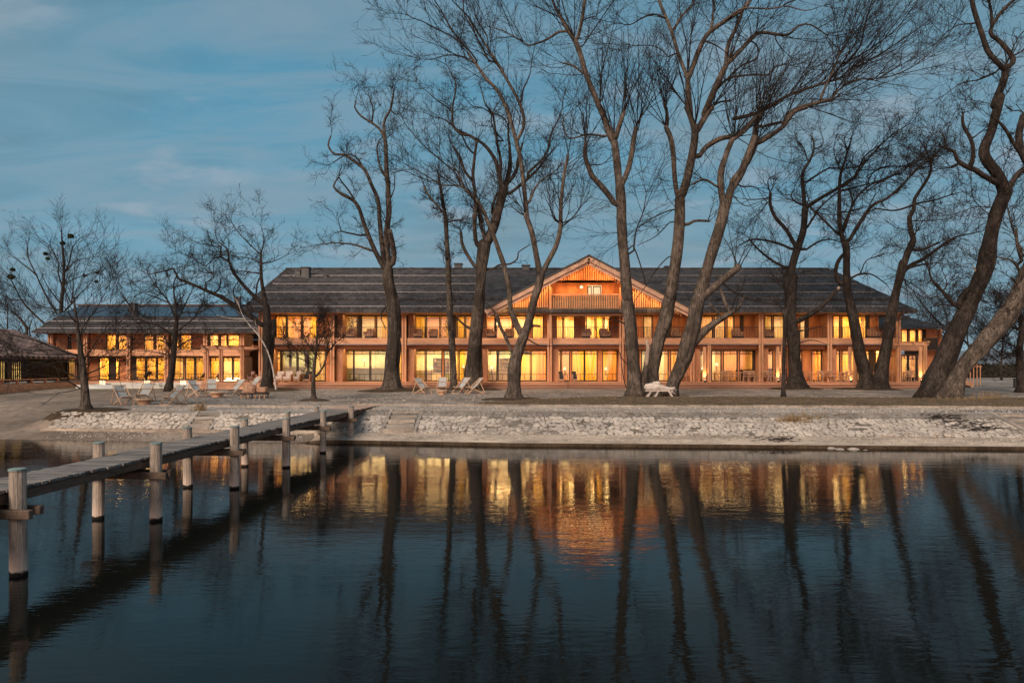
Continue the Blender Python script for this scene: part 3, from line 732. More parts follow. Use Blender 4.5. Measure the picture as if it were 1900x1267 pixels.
# slat screens: centre triangle and the two lower side triangles
sc = MB(); x = GX - 2.5
while x <= GX + 2.51:
    sc.box(x - .045, x + .045, 50.55, 50.60, 9.42, gz_at(x) - .35); x += .165
sc.build('gable_slats', M['larch_red'], gable, kind='stuff')
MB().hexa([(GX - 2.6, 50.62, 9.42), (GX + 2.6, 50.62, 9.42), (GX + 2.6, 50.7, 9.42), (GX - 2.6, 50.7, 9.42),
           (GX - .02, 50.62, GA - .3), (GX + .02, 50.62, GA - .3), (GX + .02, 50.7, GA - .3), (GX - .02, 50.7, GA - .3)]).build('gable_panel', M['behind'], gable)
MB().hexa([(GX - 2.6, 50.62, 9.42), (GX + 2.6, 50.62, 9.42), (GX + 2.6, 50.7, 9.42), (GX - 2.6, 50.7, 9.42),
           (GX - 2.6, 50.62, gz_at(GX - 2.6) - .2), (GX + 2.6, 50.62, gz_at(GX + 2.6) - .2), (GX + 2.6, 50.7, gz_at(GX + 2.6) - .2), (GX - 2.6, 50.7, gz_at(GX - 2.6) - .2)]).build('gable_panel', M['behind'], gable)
for sgn in (-1, 1):
    sc = MB(); x = 2.95
    while x < GHW - .45:
        xx = GX + sgn * x; zt = gz_at(xx) - .42
        if zt > 7.05: sc.box(xx - .045, xx + .045, 50.50, 50.56, 6.98, zt)
        x += .165
    sc.build('gable_slats', M['larch'], gable, kind='stuff')
    x0, x1 = GX + sgn * 2.75, GX + sgn * (GHW - .4)
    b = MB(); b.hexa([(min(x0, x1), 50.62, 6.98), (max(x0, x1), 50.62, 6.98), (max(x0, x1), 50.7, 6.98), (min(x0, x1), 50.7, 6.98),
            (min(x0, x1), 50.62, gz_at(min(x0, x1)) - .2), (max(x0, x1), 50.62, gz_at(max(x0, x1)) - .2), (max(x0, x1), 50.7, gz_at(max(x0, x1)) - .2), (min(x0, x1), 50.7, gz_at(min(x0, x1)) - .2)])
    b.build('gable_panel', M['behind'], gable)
    # hanging fretted ends under the verge
    fr = MB(); x = .25
    while x < GHW - .7:
        xx = GX + sgn * x; zt = gz_at(xx) - .66; fr.box(xx - .035, xx + .035, 49.55, 49.60, zt - .26, zt + .05); x += .19
    fr.build('fretwork', M['larch_red'], gable, kind='stuff')
    # inner walls of the loft balcony
    xx = GX + sgn * 2.72; MB().box(xx - .06, xx + .06, 50.7, 52.75, 6.99, gz_at(xx) - .25).build('loft_side_wall', M['larch_red'], gable)
MB().box(GX - 2.75, GX + 2.75, 50.4, 52.75, 6.86, 6.96).build('loft_floor', M['slab'], gable)
# loft windows
storey_y = 52.7
for (p0, p1, kind) in ((1032, 1051, 'W'), (1052, 1070, 'W'), (1090, 1098, 'G'), (1100, 1115, 'W')):
    x0, x1 = X(p0, 52.7), X(p1, 52.7); z0, z1 = 7.0, 9.25
    fr = MB().box(x0, x0 + .06, 52.66, 52.73, z0, z1).box(x1 - .06, x1, 52.66, 52.73, z0, z1).box(x0 + .06, x1 - .06, 52.66, 52.73, z1 - .08, z1).box(x0 + .06, x1 - .06, 52.66, 52.73, z0, z0 + .06)
    wi = fr.build('window', M['frame'], gable)
    MB().box(x0 + .06, x1 - .06, 52.69, 52.70, z0 + .06, z1 - .08).build('pane', M['glass'], wi)
lb_ = emis('lit_blind', (1, .66, .34), 1.5)
for (p0, p1) in ((1032, 1070), (1090, 1116)): MB().box(X(p0, 52.7), X(p1, 52.7), 52.735, 52.745, 6.99, 9.3).build('blind', lb_, gable)
MB().box(X(1031, 52.6), X(1071, 52.6), 52.62, 52.655, 8.25, 9.3).build('roller_blind', M['larch_red'], gable)
# loft balustrade: wooden slats
b = MB(); x = GX - 2.62
while x < GX + 2.62:
    b.box(x - .022, x + .022, 50.30, 50.34, 6.88, 8.30); x += .13
b.build('balustrade_slats', M['larch'], gable, kind='stuff')
MB().box(GX - 2.68, GX + 2.68, 50.27, 50.37, 8.30, 8.38).build('handrail', M['larch_h'], gable)
MB().box(GX - 2.68, GX + 2.68, 50.27, 50.36, 6.80, 6.92).build('handrail', M['larch_h'], gable)
for s in (-1, 1):
    MB().box(GX + s * 2.72 - .08, GX + s * 2.72 + .08, 50.20, 50.36, 5.14, 9.5).build('column', M['larch'], gable)
light('AREA', 'loft_lamp', (GX, 50.05, 8.55), 110, (1, .50, .18), 4.4, .12, (R(168), 0, 0))
light('AREA', 'loft_lamp', (GX, 51.6, 9.35), 120, (1, .50, .18), 4.2, .6)
for s in (-1, 1):
    l_ = light('AREA', 'gable_strip_lamp', (GX + s * 3.6, 49.72, gz_at(GX + 3.6) - .50), 130, (1, .56, .20), 7.4, .06, (0, 0, 0))
    l_.rotation_euler = (Matrix.Rotation(s * math.atan(sl), 3, 'Y') @ Matrix.Rotation(R(62), 3, 'X')).to_euler()
MB().lathe((X(1079, 52.5), 52.55, 9.15), [(.06, -.1), (.12, -.04), (.12, .04), (.06, .1)], 12).build('wall_lamp', M['shade'], gable)

# left wing ---------------------------------------------------------
LW = empty('hotel_side_wing', (-30, 58, 1.9), label='lower two storey wing left of the main hotel with solar panels on its roof', cat='building')
LD = 58.0
lcols = [97, 163, 242, 312, 384, 452]
LZ0, LZ1, LS0, LS1, LU1 = 1.9, 3.84, 3.95, 4.42, 5.78
LWL = [[(100, 118, 'D'), (122, 140, 'G'), (143, 158, 'D')], [(168, 180, 'O'), (184, 203, 'Y'), (204, 212, 'D'), (214, 221, 'Y'), (223, 239, 'O')],
       [(246, 250, 'D'), (252, 270, 'Y'), (272, 290, 'Y'), (292, 309, 'Y')], [(320, 341, 'W'), (344, 361, 'Y'), (363, 378, 'Y')],
       [(391, 408, 'Y'), (414, 431, 'G'), (433, 447, 'Y')]]
LWU = [[(101, 124, 'O'), (126, 132, 'D'), (134, 160, 'O')], [(150, 166, 'Y'), (168, 194, 'O'), (198, 216, 'Y'), (219, 236, 'Y')],
       [(244, 265, 'O'), (268, 286, 'P'), (289, 306, 'Y')], [(315, 332, 'P'), (335, 356, 'Y'), (360, 378, 'O')], [(388, 406, 'P'), (409, 421, 'Y'), (423, 445, 'Y')]]
for i in range(5):
    xa, xb = X(lcols[i], LD) + .12, X(lcols[i+1], LD) - .05
    storey(LW, xa, xb, LWL[i], LD, LZ0 + .02, LZ1, 30 if i else 8, transom=LZ1 - .28, lowrail=LZ0 + .5, depth=2.0)
    storey(LW, xa, xb, LWU[i], LD + .2, LS1 + .02, LU1, 20, depth=2.0)
    x0, x1 = X(lcols[i], 56.8), X(lcols[i+1], 56.8)
    MB().box(x0 + .02, x1 - .02, 56.8, 58.2, LS0, LS1).build('balcony_slab', M['slab'], LW)
    MB().box(x0 + .02, x1 - .02, 56.73, 56.79, LS0 - .02, LS1 + .03).build('fascia_board', M['larch_h'], LW)
    rl = MB().box(x0, x1, 56.85, 56.89, 5.25, 5.29)
    n = int((x1 - x0) / .14)
    for k in range(n): rl.box(x0 + (x1-x0)*k/n - .006, x0 + (x1-x0)*k/n + .006, 56.86, 56.88, LS1, 5.25)
    rl.build('railing', M['railmetal'], LW)
for c in lcols:
    x0 = X(c, 56.9)
    for s in (-.1, .1): MB().box(x0 + s - .06, x0 + s + .06, 56.55, 56.67, LZ0, 5.85).build('column', M['larch'], LW)
MB().box(X(97, LD) - .05, X(97, LD) + .06, LD, 70, LZ0, 5.8).build('end_wall', M['larch'], LW)
MB().box(X(97, LD), -20.5, 70, 70.2, LZ0, 5.8).build('back_wall', M['larch'], LW)
lroof = MB().box(-38, -20.5, 56.3, 58.4, 5.84, 5.90).build('roof', M['slab'], LW)
lx0, lx1 = X(58, 56), -20.6; lrx0 = X(146, 64)
def lpt(x0, x1, v): return [(x0, 56 + 8 * v, 5.95 + 2.6 * v), (x1, 56 + 8 * v, 5.95 + 2.6 * v)]
def lxl(v): return lx0 + (lrx0 - lx0) * v
for k, (va, vb, lf) in enumerate(((0, .28, 0), (.26, .44, .10), (.42, 1.0, .16))):
    b = MB(); slab(b, (lxl(va), 56 + 8*va, 5.95 + 2.6*va + lf), (lx1, 56 + 8*va, 5.95 + 2.6*va + lf), (lx1, 56 + 8*vb, 5.95 + 2.6*vb + lf), (lxl(vb), 56 + 8*vb, 5.95 + 2.6*vb + lf), .16)
    b.build('roof_course', M['roof'], lroof)
# solar panels, each its own piece
npan = 12
for k in range(npan):
    for j in range(2):
        v0, v1 = .49 + .245 * j, .49 + .245 * j + .24
        xs0 = lxl(.98) + .3; wpan = (lx1 - xs0 - .05) / npan; x0 = xs0 + k * wpan
        b = MB(); slab(b, (x0, 56 + 8*v0, 5.95 + 2.6*v0 + .24), (x0 + wpan - .025, 56 + 8*v0, 5.95 + 2.6*v0 + .24), (x0 + wpan - .05, 56 + 8*v1, 5.95 + 2.6*v1 + .24), (x0, 56 + 8*v1, 5.95 + 2.6*v1 + .24), .04)
        b.build('solar_panel', M['solar'], lroof)
MB().hexa([(lx0, 56, 5.8), (lx0 + .1, 56, 5.8), (lx0 + .1, 72, 5.8), (lx0, 72, 5.8), (lrx0, 63.99, 8.6), (lrx0 + .1, 63.99, 8.6), (lrx0 + .1, 64.01, 8.6), (lrx0, 64.01, 8.6)]).build('hip_slope', M['roof'], lroof)
MB().hexa([(lrx0, 64, 8.5), (lx1, 64, 8.5), (lx1, 72, 5.9), (lx0, 72, 5.9), (lrx0, 64, 8.7), (lx1, 64, 8.7), (lx1, 72, 6.0), (lx0, 72, 6.0)]).build('back_slope', M['roof'], lroof)
MB().beam((lrx0, 64, 8.78), (lx1, 64, 8.78), .35, .16).build('ridge_cap', M['roof_brown'], lroof)
for v_ in (.06, .30):
    MB().beam((lxl(v_), 56 + 8*v_, 6.07 + 2.6*v_ + (.1 if v_ > .25 else 0)), (lx1, 56 + 8*v_, 6.07 + 2.6*v_ + (.1 if v_ > .25 else 0)), .04, .04).build('snow_guard', M['snowrail'], lroof)
chimney(238, 250, 566, 584, 62, lroof); chimney(437, 445, 554, 570, 63, lroof)

# right wing --------------------------------------------------------
RW = empty('hotel_end_wing', (34, 58, 1.9), label='small lower wing at the right end of the hotel, dark roof, yellow windows', cat='building')
rx0, rx1 = CX[9] + .2, X(1742, 58)
storey(RW, rx0, X(1714, 57), [(1672, 1684, 'Y'), (1686, 1700, 'G'), (1702, 1713, 'Y')], 57, 1.92, 4.0, 22, transom=3.7, depth=2.0)
storey(RW, rx0, X(1742, 57), [(1672, 1684, 'Y'), (1687, 1700, 'Y'), (1703, 1712, 'Y'), (1713, 1718, 'D'), (1720, 1740, 'O')], 57, 4.75, 6.15, 30, depth=2.0)
MB().box(rx0, rx1, 56.2, 57.2, 4.35, 4.75).build('balcony_slab', M['larch_h'], RW)
rl = MB()
for k in range(20): rl.box(X(1716, 56) + k * .06, X(1716, 56) + k * .06 + .03, 56.1, 56.15, 4.4, 5.4)
rl.build('railing', M['railmetal'], RW)
MB().box(X(1742, 57) , X(1742, 57) + .2, 56.9, 62, 1.9, 6.15).build('end_wall', M['larch_red'], RW)
MB().box(X(1714, 57), X(1742, 57), 56.98, 57.1, 1.9, 4.3).build('wall', M['larch_red'], RW)
rr = MB().box(rx0 - 1, X(1750, 56), 56.0, 57.3, 6.18, 6.24).build('roof', M['slab'], RW)
ex0, ex1 = X(1625, 56), X(1757, 56)
for k, (va, vb, lf) in enumerate(((0, .45, 0), (.42, 1.0, .1))):
    b = MB(); slab(b, (ex0, 55.6 + 8*va, 6.25 + 2.4*va + lf), (ex1 - 3.0*va, 55.6 + 8*va, 6.25 + 2.4*va + lf), (ex1 - 3.0*vb, 55.6 + 8*vb, 6.25 + 2.4*vb + lf), (ex0, 55.6 + 8*vb, 6.25 + 2.4*vb + lf), .15)
    b.build('roof_course', M['roof'], rr)
MB().tri((ex1, 55.6, 6.25), (ex1, 71.6, 6.25), (ex1 - 3.0, 63.6, 8.65)).build('hip_slope', M['roof'], rr)
MB().quad((ex1, 71.6, 6.25), (ex0, 71.6, 6.25), (ex0, 63.6, 8.75), (ex1 - 3, 63.6, 8.75)).build('back_slope', M['roof'], rr)
for k in range(4):
    v0, v1 = .55, .93; x0 = X(1640, 56) + k * 1.05
    b = MB(); slab(b, (x0, 55.6 + 8*v0, 6.25 + 2.4*v0 + .16), (x0 + 1, 55.6 + 8*v0, 6.25 + 2.4*v0 + .16), (x0 + 1, 55.6 + 8*v1, 6.25 + 2.4*v1 + .16), (x0, 55.6 + 8*v1, 6.25 + 2.4*v1 + .16), .04); b.build('solar_panel', M['solar'], rr)

# pavilion on the far left -------------------------------------------
PV = empty('garden_pavilion', (-40, 46, 1.9), label='low pavilion at the left edge with broad brown shingle roof and dark slatted walls', cat='pavilion')
ex, ey, eN = -34.5, 55.0, 30.0; rx, ryb, ryf = -38.9, 53.4, 34.0; zE, zR = 3.78, 5.92
proof = MB().box(-45.5, -35, 34, 54.4, 3.60, 3.66).build('roof', M['slab'], PV)
b = MB(); slab(b, (ex, eN, zE), (ex, ey, zE), (rx, ryb, zR), (rx, ryf, zR), .18); b.build('roof_slope', M['roof_brown'], proof)
b = MB(); slab(b, (-43.3, ey, zE), (-43.3, eN, zE), (rx, ryf, zR), (rx, ryb, zR), .18); b.build('roof_slope', M['roof_brown'], proof)
MB().tri((ex, ey, zE), (-43.3, ey, zE), (rx, ryb, zR)).build('roof_slope', M['roof_brown'], proof)
MB().tri((ex, eN, zE), (-43.3, eN, zE), (rx, ryf, zR)).build('roof_slope', M['roof_brown'], proof)
b = MB()
for k in range(96):
    y = 35 + k * .2; b.box(-35.25, -35.19, y, y + .07, 1.95, 3.6)
b.build('slat_wall', M['frame'], PV, kind='stuff')
MB().box(-38.1, -38.0, 35, 54.3, 1.9, 3.6).build('back_wall', M['int_dark'], PV)
MB().box(-38, -35.2, 54.2, 54.3, 1.9, 3.6).build('end_wall', M['int_dark'], PV)
for (y0, y1) in ((42.6, 43.3), (44.6, 45.2), (49.9, 50.9), (51.8, 52.6)):
    MB().box(-37.9, -37.85, y0, y1, 2.0, 3.4).build('lit_panel', emis('lit_pavilion_window', (1, .62, .18), 1.1), PV)
for y in (41.5, 47.5, 53.9): MB().box(-35.3, -35.1, y, y + .18, 1.9, 3.7).build('post', M['frame'], PV)
MB().box(-35.9, -35.8, 41.2, 41.9, 2.5, 2.6).build('strip_lamp', M['bulb'], PV)

# terrace decks, steps, pool ------------------------------------------
TE = empty('timber_terrace', (0, 50.5, 1.45), label='broad larch deck with shallow steps running along the whole hotel front', cat='terrace')
MB().box(X(515, 50), X(1712, 50), 50.0, 52.7, 1.30, 1.885).build('deck', M['deckwood'], TE)
for k in range(2):
    st_ = MB().box(X(515, 50) + .02 * k, X(1712, 50) - .02 * k, 49.58 - .38 * k, 49.94 - .38 * k, 1.705 - .15 * k, 1.74 - .15 * k).build('step', M['deckwood'], TE, bevel=.006)
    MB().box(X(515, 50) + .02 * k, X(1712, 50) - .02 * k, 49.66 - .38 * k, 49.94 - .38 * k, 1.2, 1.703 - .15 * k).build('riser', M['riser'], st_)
MB().box(X(515, 50), X(1712, 50), 49.93, 49.998, 1.845, 1.888).build('nosing', M['deckwood'], TE)
for k in range(0):
    pass
MB().box(X(378, 50), X(515, 50) - .01, 49.6, 57.9, 1.30, 1.885).build('deck', M['deckwood'], TE)
for k in range(3):
    MB().box(X(372, 50) - .15 * k, X(515, 50) - .02, 49.22 - .38 * k, 49.598 - .38 * k, 1.0, 1.74 - .14 * k).build('step', M['deckwood'], TE, bevel=.012)
MB().box(-36, X(378, 50) - .01, 53.6, 57.9, 1.3, 1.88).build('deck', M['deckwood'], TE)
MB().box(CX[9] + .2, X(1742, 57), 52.7, 57, 1.3, 1.88).build('deck', M['deckwood'], TE)
# left garden deck edge running away from the viewer
gd = empty('garden_deck', (-33, 47, 1.45), label='raised timber deck in front of the pavilion at the far left, orange boards', cat='deck')
MB().hexa([(-36, 40, 1.2), (-31.9, 40, 1.2), (-33.6, 53.5, 1.2), (-36, 53.5, 1.2), (-36, 40, 1.84), (-31.9, 40, 1.84), (-33.6, 53.5, 1.84), (-36, 53.5, 1.84)]).build('deck', M['deckwood'], gd)
for k in range(9):
    y0 = 40 + 1.5 * k; x0 = -31.86 - 1.7 * k / 9; x1 = -31.86 - 1.7 * (k + 1) / 9
    MB().hexa([(x0, y0 + .01, 1.25), (x0 + .05, y0 + .01, 1.25), (x1 + .05, y0 + 1.49, 1.25), (x1, y0 + 1.49, 1.25), (x0, y0 + .01, 1.86), (x0 + .05, y0 + .01, 1.86), (x1 + .05, y0 + 1.49, 1.86), (x1, y0 + 1.49, 1.86)]).build('panel', M['larch_h'], gd)
bt = MB()
for k in range(7): bt.box(-33.2 - .15*k, -33.05 - .15*k, 41.5 + k * 1.6, 41.6 + k * 1.6, 1.84, 2.12)
bt.beam((-33.1, 41.3, 2.15), (-34.2, 52.2, 2.15), .3, .06); bt.build('bench_rail', M['larch_h'], gd)
pool = empty('pool', (-27, 50.5, 1.45), label='pale stone rimmed pool with small fountains beside the left terrace', cat='pool')
pr = MB().box(-31.5, -22.7, 49.3, 49.6, 1.3, 1.72).box(-31.5, -31.2, 49.6, 53.2, 1.3, 1.72).box(-23.0, -22.7, 49.6, 53.2, 1.3, 1.72).box(-31.5, -22.7, 53.2, 53.5, 1.3, 1.78)
pr.build('rim', M['poolrim'], pool, bevel=.02)
MB().hexa([(-30.2, 48.3, 1.40), (-28.4, 48.3, 1.40), (-28.0, 49.29, 1.40), (-30.2, 49.29, 1.40), (-30.0, 48.6, 1.68), (-28.9, 48.4, 1.44), (-28.0, 49.29, 1.70), (-30.2, 49.29, 1.70)]).build('slope_slab', M['poolrim'], pool)
pw = mat('pool_water', (.10, .12, .09), .08, .5, bump=.01, bscale=6)
MB().box(-31.2, -23.0, 49.6, 53.2, 1.3, 1.66).build('pool_water', pw, pool)
for px in (190, 273, 340):
    fx = X(px, 52); t_ = MB()
    for k in range(4): t_.tube([(fx + (k-1.5)*.12, 52, 1.66), (fx + (k-1.5)*.12, 52, 2.0 - .05*(k % 2))], .012, 5)
    t_.build('fountain_jet', M['bulb'], pool)
    light('POINT', 'fountain_lamp', (fx, 51.8, 1.95), 6, (1, .75, .4), .05)
# strip lamps under the edge of the spa terrace (seen as a bright band) and lawn strip
lawn = MB().box(-31.6, -20.9, 47.6, 48.9, 1.30, 1.455).build('lawn_strip', M['grass'], kind='structure')
for px in (395, 425): 
    MB().box(X(px, 56) - .5, X(px, 56) + .5, 56.2, 56.26, 1.885, 1.93).build('strip_lamp', M['bulb'], TE)
    light('AREA', 'terrace_strip_lamp', (X(px, 56), 56.1, 2.0), 30, (1, .6, .25), 1.2, .1, (R(60), 0, 0))

# pergolas ------------------------------------------------------------
def pergola(name, lab, posts, d0, d1, z1, xend):
    root = empty(name, (X(posts[0], d0), d0, 1.9), label=lab, cat='pergola')
    for p in posts:
        for d in (d0,):
            x = X(p, d); MB().box(x - .13, x - .03, d - .06, d + .06, 1.89, z1).box(x + .03, x + .13, d - .06, d + .06, 1.89, z1).build('post', M['larch'], root)
    xs0, xs1 = X(posts[0], d0) - .4, xend
    for d in (d0 - .09, d0 + .09): MB().box(xs0, xs1, d - .03, d + .03, z1 - .25, z1 - .05).build('beam', M['larch_h'], root)
    n = int((xs1 - xs0) / .9)
    for k in range(n + 1):
        x = xs0 + .2 + k * (xs1 - xs0 - .4) / max(1, n); MB().box(x - .04, x + .04, d0 - .5, d1, z1 - .05, z1 + .06).build('rafter', M['larch_h'], root)
    return root
pergola('terrace_pergola', 'timber pergola over the spa terrace left of the main building', [384, 410, 450], 50.6, 57.5, 4.55, X(478, 50.6))
pergola('terrace_pergola', 'timber pergola at the right end of the hotel terrace', [1668, 1716], 50.6, 56.5, 4.85, X(1722, 50.6))
# screen of upright timbers seen between the leaning trunks
ts = empty('timber_screen', (X(1805, 55), 55, 1.6), label='row of upright larch battens beyond the leaning trunks at the right', cat='fence')
for k in range(5):
    x = X(1794, 55) + k * .27; MB().box(x - .025, x + .025, 54.97, 55.03, 1.5, 3.2 + .05 * (k % 2)).build('batten', M['larch'], ts)
MB().box(X(1790, 55), X(1822, 55), 55.06, 55.1, 3.0, 3.1).build('rail', M['larch'], ts)
# slender uplit posts on the restaurant terrace
def uplit(px, lab):
    d = 50.35; x = X(px, d)
    r_ = empty('awning_post', (x, d, 1.885), label=lab, cat='post', group='uplit awning posts on the restaurant terrace')
    MB().box(x - .07, x + .01, d - .06, d + .06, 1.886, 4.62).build('post_half', M['larch'], r_)
    MB().box(x + .06, x + .14, d - .06, d + .06, 1.886, 4.62).build('post_half', M['larch'], r_)
    lx = x - .30
    MB().lathe((lx, d - .12, 1.886), [(.09, 0), (.09, .13), (.06, .15)], 10).build('uplight', M['blackfurn'], r_)
    MB().lathe((lx, d - .12, 2.04), [(.05, 0), (.05, .01)], 10).build('lens', M['bulb'], r_)
    MB().box(lx - .12, lx + .12, d + .02, d + .06, 1.886, 4.5).build('board', M['larch'], r_)
    light('SPOT', 'uplight', (lx, d - .14, 2.06), 160, (1, .72, .25), .04, None, (R(168), 0, 0), R(60))
uplit(1315, 'uplit awning post nearest the bench tree on the restaurant terrace')
uplit(1451, 'uplit awning post right behind the thin young trunk')
uplit(1585, 'uplit awning post beside the left stem of the forked oak')
uplit(1716, 'uplit awning post at the right end of the terrace, beside the leaning trunk')

# ------------------------------------------------------------------ far background
def ridge(name, pts, d, m, zb=-2):
    b = MB()
    for (a, c) in zip(pts[:-1], pts[1:]):
        n = 14
        for k in range(n):
            p0 = a[0] + (c[0]-a[0])*k/n; p1 = a[0] + (c[0]-a[0])*(k+1)/n
            h0 = a[1] + (c[1]-a[1])*k/n + 1.2*noise.noise(Vector((p0*.04, 1, 0))); h1 = a[1] + (c[1]-a[1])*(k+1)/n + 1.2*noise.noise(Vector((p1*.04, 1, 0)))
            A, B = P(p0, h0, d), P(p1, h1, d)
            b.quad((A.x, d, zb), (B.x, d, zb), B, A); b.quad(A, B, (B.x, d + 400, zb), (A.x, d + 400, zb))
    return b.build(name, m, kind='structure')
ridge('hills', [(-900, 668), (-300, 655), (200, 660), (700, 664), (1200, 660), (1700, 652), (1850, 650), (2100, 656), (2900, 662)], 3400, M['hill'])

def leafball(b, c, r, n, s, squash=.7):
    for i in range(n):
        v = Vector((random.gauss(0, 1), random.gauss(0, 1), random.gauss(0, 1))).normalized() * r * random.random() ** .45
        p = Vector(c) + Vector((v.x, v.y, v.z * squash)); a = Vector((random.gauss(0, 1), random.gauss(0, 1), random.gauss(0, 1))).normalized() * s
        q = a.cross(Vector((random.gauss(0, 1), random.gauss(0, 1), random.gauss(0, 1)))).normalized() * s * .5
        b.quad(p - a, p + q, p + a, p - q)
hg = empty('hedge', (85, 100, 1.5), label='long dark clipped hedge across the far end of the grounds at the right', cat='hedge')
b = MB()
for i in range(5200):
    x = random.uniform(58, 125); y = 98 + random.uniform(0, 1.6); z = 1.5 + random.uniform(0, 2.1) + .15 * noise.noise(Vector((x * .4, 0, 0)))
    a = Vector((random.gauss(0, 1), random.gauss(0, 1), random.gauss(0, 1))).normalized() * .16; q = a.cross(Vector((random.gauss(0, 1), 1, random.gauss(0, 1)))).normalized() * .12
    p = Vector((x, y, z)); b.quad(p - a, p + q, p + a, p - q)
b.build('leaves', M['hedge'], hg, kind='stuff')
MB().box(58, 125, 98.5, 99.3, 1.4, 3.4).build('core', M['hedge'], hg)

# ------------------------------------------------------------------ trees: traced limbs, grown twigs
ZM = dict(q=(0, 0, 1), a=(560,140,2.0425), b=(760,100,3.96), c=(760,400,3.519), d=(1040,200,3.52), e=(1340,200,3.52), f=(1600,180,4.223),
          g=(1600,440,3.96), h=(200,380,3.52), i=(0,400,5.76), j=(740,0,5.76), k=(1040,0,5.278), l=(1340,0,4.524),
          n=(1140,560,6.336), p=(1500,0,3.168), r=(0,560,5.76), s=(1240,480,4.37), t=(1540,480,4.37), u=(400,480,4.222))
def tubes_np(Pt, Rd, k):
    """Pt (M,n,3), Rd (M,n) -> verts, quads"""
    Mn, n, _ = Pt.shape
    T = np.empty_like(Pt); T[:, 1:-1] = Pt[:, 2:] - Pt[:, :-2]; T[:, 0] = Pt[:, 1] - Pt[:, 0]; T[:, -1] = Pt[:, -1] - Pt[:, -2]
    T /= np.linalg.norm(T, axis=2, keepdims=True) + 1e-9
    ref = np.array([0.31, 0.9, 0.2]); ref = ref / np.linalg.norm(ref)
    A = np.cross(T, ref); A /= np.linalg.norm(A, axis=2, keepdims=True) + 1e-9
    B = np.cross(T, A)
    an = 2 * np.pi * np.arange(k) / k
    V = Pt[:, :, None, :] + Rd[:, :, None, None] * (np.cos(an)[None, None, :, None] * A[:, :, None, :] + np.sin(an)[None, None, :, None] * B[:, :, None, :])
    V = V.reshape(-1, 3)
    m_, i_, k_ = np.meshgrid(np.arange(Mn), np.arange(n - 1), np.arange(k), indexing='ij')
    b0 = m_ * n * k + i_ * k
    Q = np.stack([b0 + k_, b0 + (k_ + 1) % k, b0 + k + (k_ + 1) % k, b0 + k + k_], axis=-1).reshape(-1, 4)
    return V, Q
def mesh_np(name, VQ, m):
    V = []; Q = []; off = 0
    for v_, q_ in VQ:
        V.append(v_); Q.append(q_ + off); off += len(v_)
    V = np.concatenate(V).astype(np.float32); Q = np.concatenate(Q).astype(np.int32)
    me = bpy.data.meshes.new(name)
    me.vertices.add(len(V)); me.vertices.foreach_set('co', V.ravel())
    me.loops.add(Q.size); me.loops.foreach_set('vertex_index', Q.ravel())
    me.polygons.add(len(Q)); me.polygons.foreach_set('loop_start', np.arange(0, Q.size, 4, dtype=np.int32))
    me.polygons.foreach_set('loop_total', np.full(len(Q), 4, dtype=np.int32))
    me.polygons.foreach_set('use_smooth', np.ones(len(Q), dtype=bool))
    me.update(calc_edges=True); me.materials.append(m); return me
TRIS = [0]
def grow(B, T, L, r0, n, ang, up, wig, r1f=.35, flat=1.0):
    K = len(B); T = T / (np.linalg.norm(T, axis=1, keepdims=True) + 1e-9)
    rv = rng.normal(size=(K, 3)); pr = np.cross(T, rv); pr /= np.linalg.norm(pr, axis=1, keepdims=True) + 1e-9
    a = np.radians(rng.uniform(ang[0], ang[1], K))[:, None]
    D = np.cos(a) * T + np.sin(a) * pr; D[:, 2] += up; D /= np.linalg.norm(D, axis=1, keepdims=True)
    Pt = np.empty((K, n, 3)); Pt[:, 0] = B
    for i in range(1, n):
        Pt[:, i] = Pt[:, i-1] + D * (L / (n - 1))[:, None]
        D = D + rng.normal(size=(K, 3)) * wig; D[:, 2] += up * .35; D /= np.linalg.norm(D, axis=1, keepdims=True)
    Rd = r0[:, None] * np.linspace(1, r1f, n)[None, :]
    return Pt, Rd
def children(Pt, Rd, per, lo=.2):
    K, n, _ = Pt.shape; tot = int(K * per); pi = rng.integers(0, K, tot); u = rng.uniform(lo, 1, tot) * (n - 1)
    i = np.minimum(u.astype(int), n - 2); fr = (u - i)[:, None]
    B = Pt[pi, i] * (1 - fr) + Pt[pi, i+1] * fr; T = Pt[pi, i+1] - Pt[pi, i]; L = np.linalg.norm(Pt[pi, -1] - Pt[pi, 0], axis=1)
    return B, T, L, Rd[pi, i] * (1 - fr[:, 0]) + Rd[pi, i+1] * fr[:, 0]
ST = dict(oak=dict(l1=(.6, 2.3), a1=(30, 80), up=.10, wig=.36, n1=1.5, n2=8, n3=3.2, s2=.45, s3=.45),
          fine=dict(l1=(.8, 3.0), a1=(22, 55), up=.16, wig=.15, n1=1.5, n2=9, n3=3.0, s2=.42, s3=.42),
          willow=dict(l1=(1.2, 4.4), a1=(20, 62), up=.15, wig=.12, n1=1.35, n2=8, n3=2.6, s2=.42, s3=.42),
          bushy=dict(l1=(.5, 1.5), a1=(30, 70), up=.12, wig=.25, n1=2.6, n2=8, n3=4, s2=.45, s3=.4))
def cr(pts, step):
    """Catmull-Rom through rows of (x, y, w)"""
    p = [np.array(q, float) for q in pts]; p = [2*p[0]-p[1]] + p + [2*p[-1]-p[-2]]; out = []
    for i in range(1, len(p) - 2):
        L = np.linalg.norm(p[i+1][:2] - p[i][:2]); n = max(1, int(L / step))
        for k in range(n):
            t = k / n; a, b, c, d = p[i-1], p[i], p[i+1], p[i+2]
            out.append(.5*((2*b)+(-a+c)*t+(2*a-5*b+4*c-d)*t*t+(-a+3*b-3*c+d)*t**3))
    out.append(p[-2]); return out
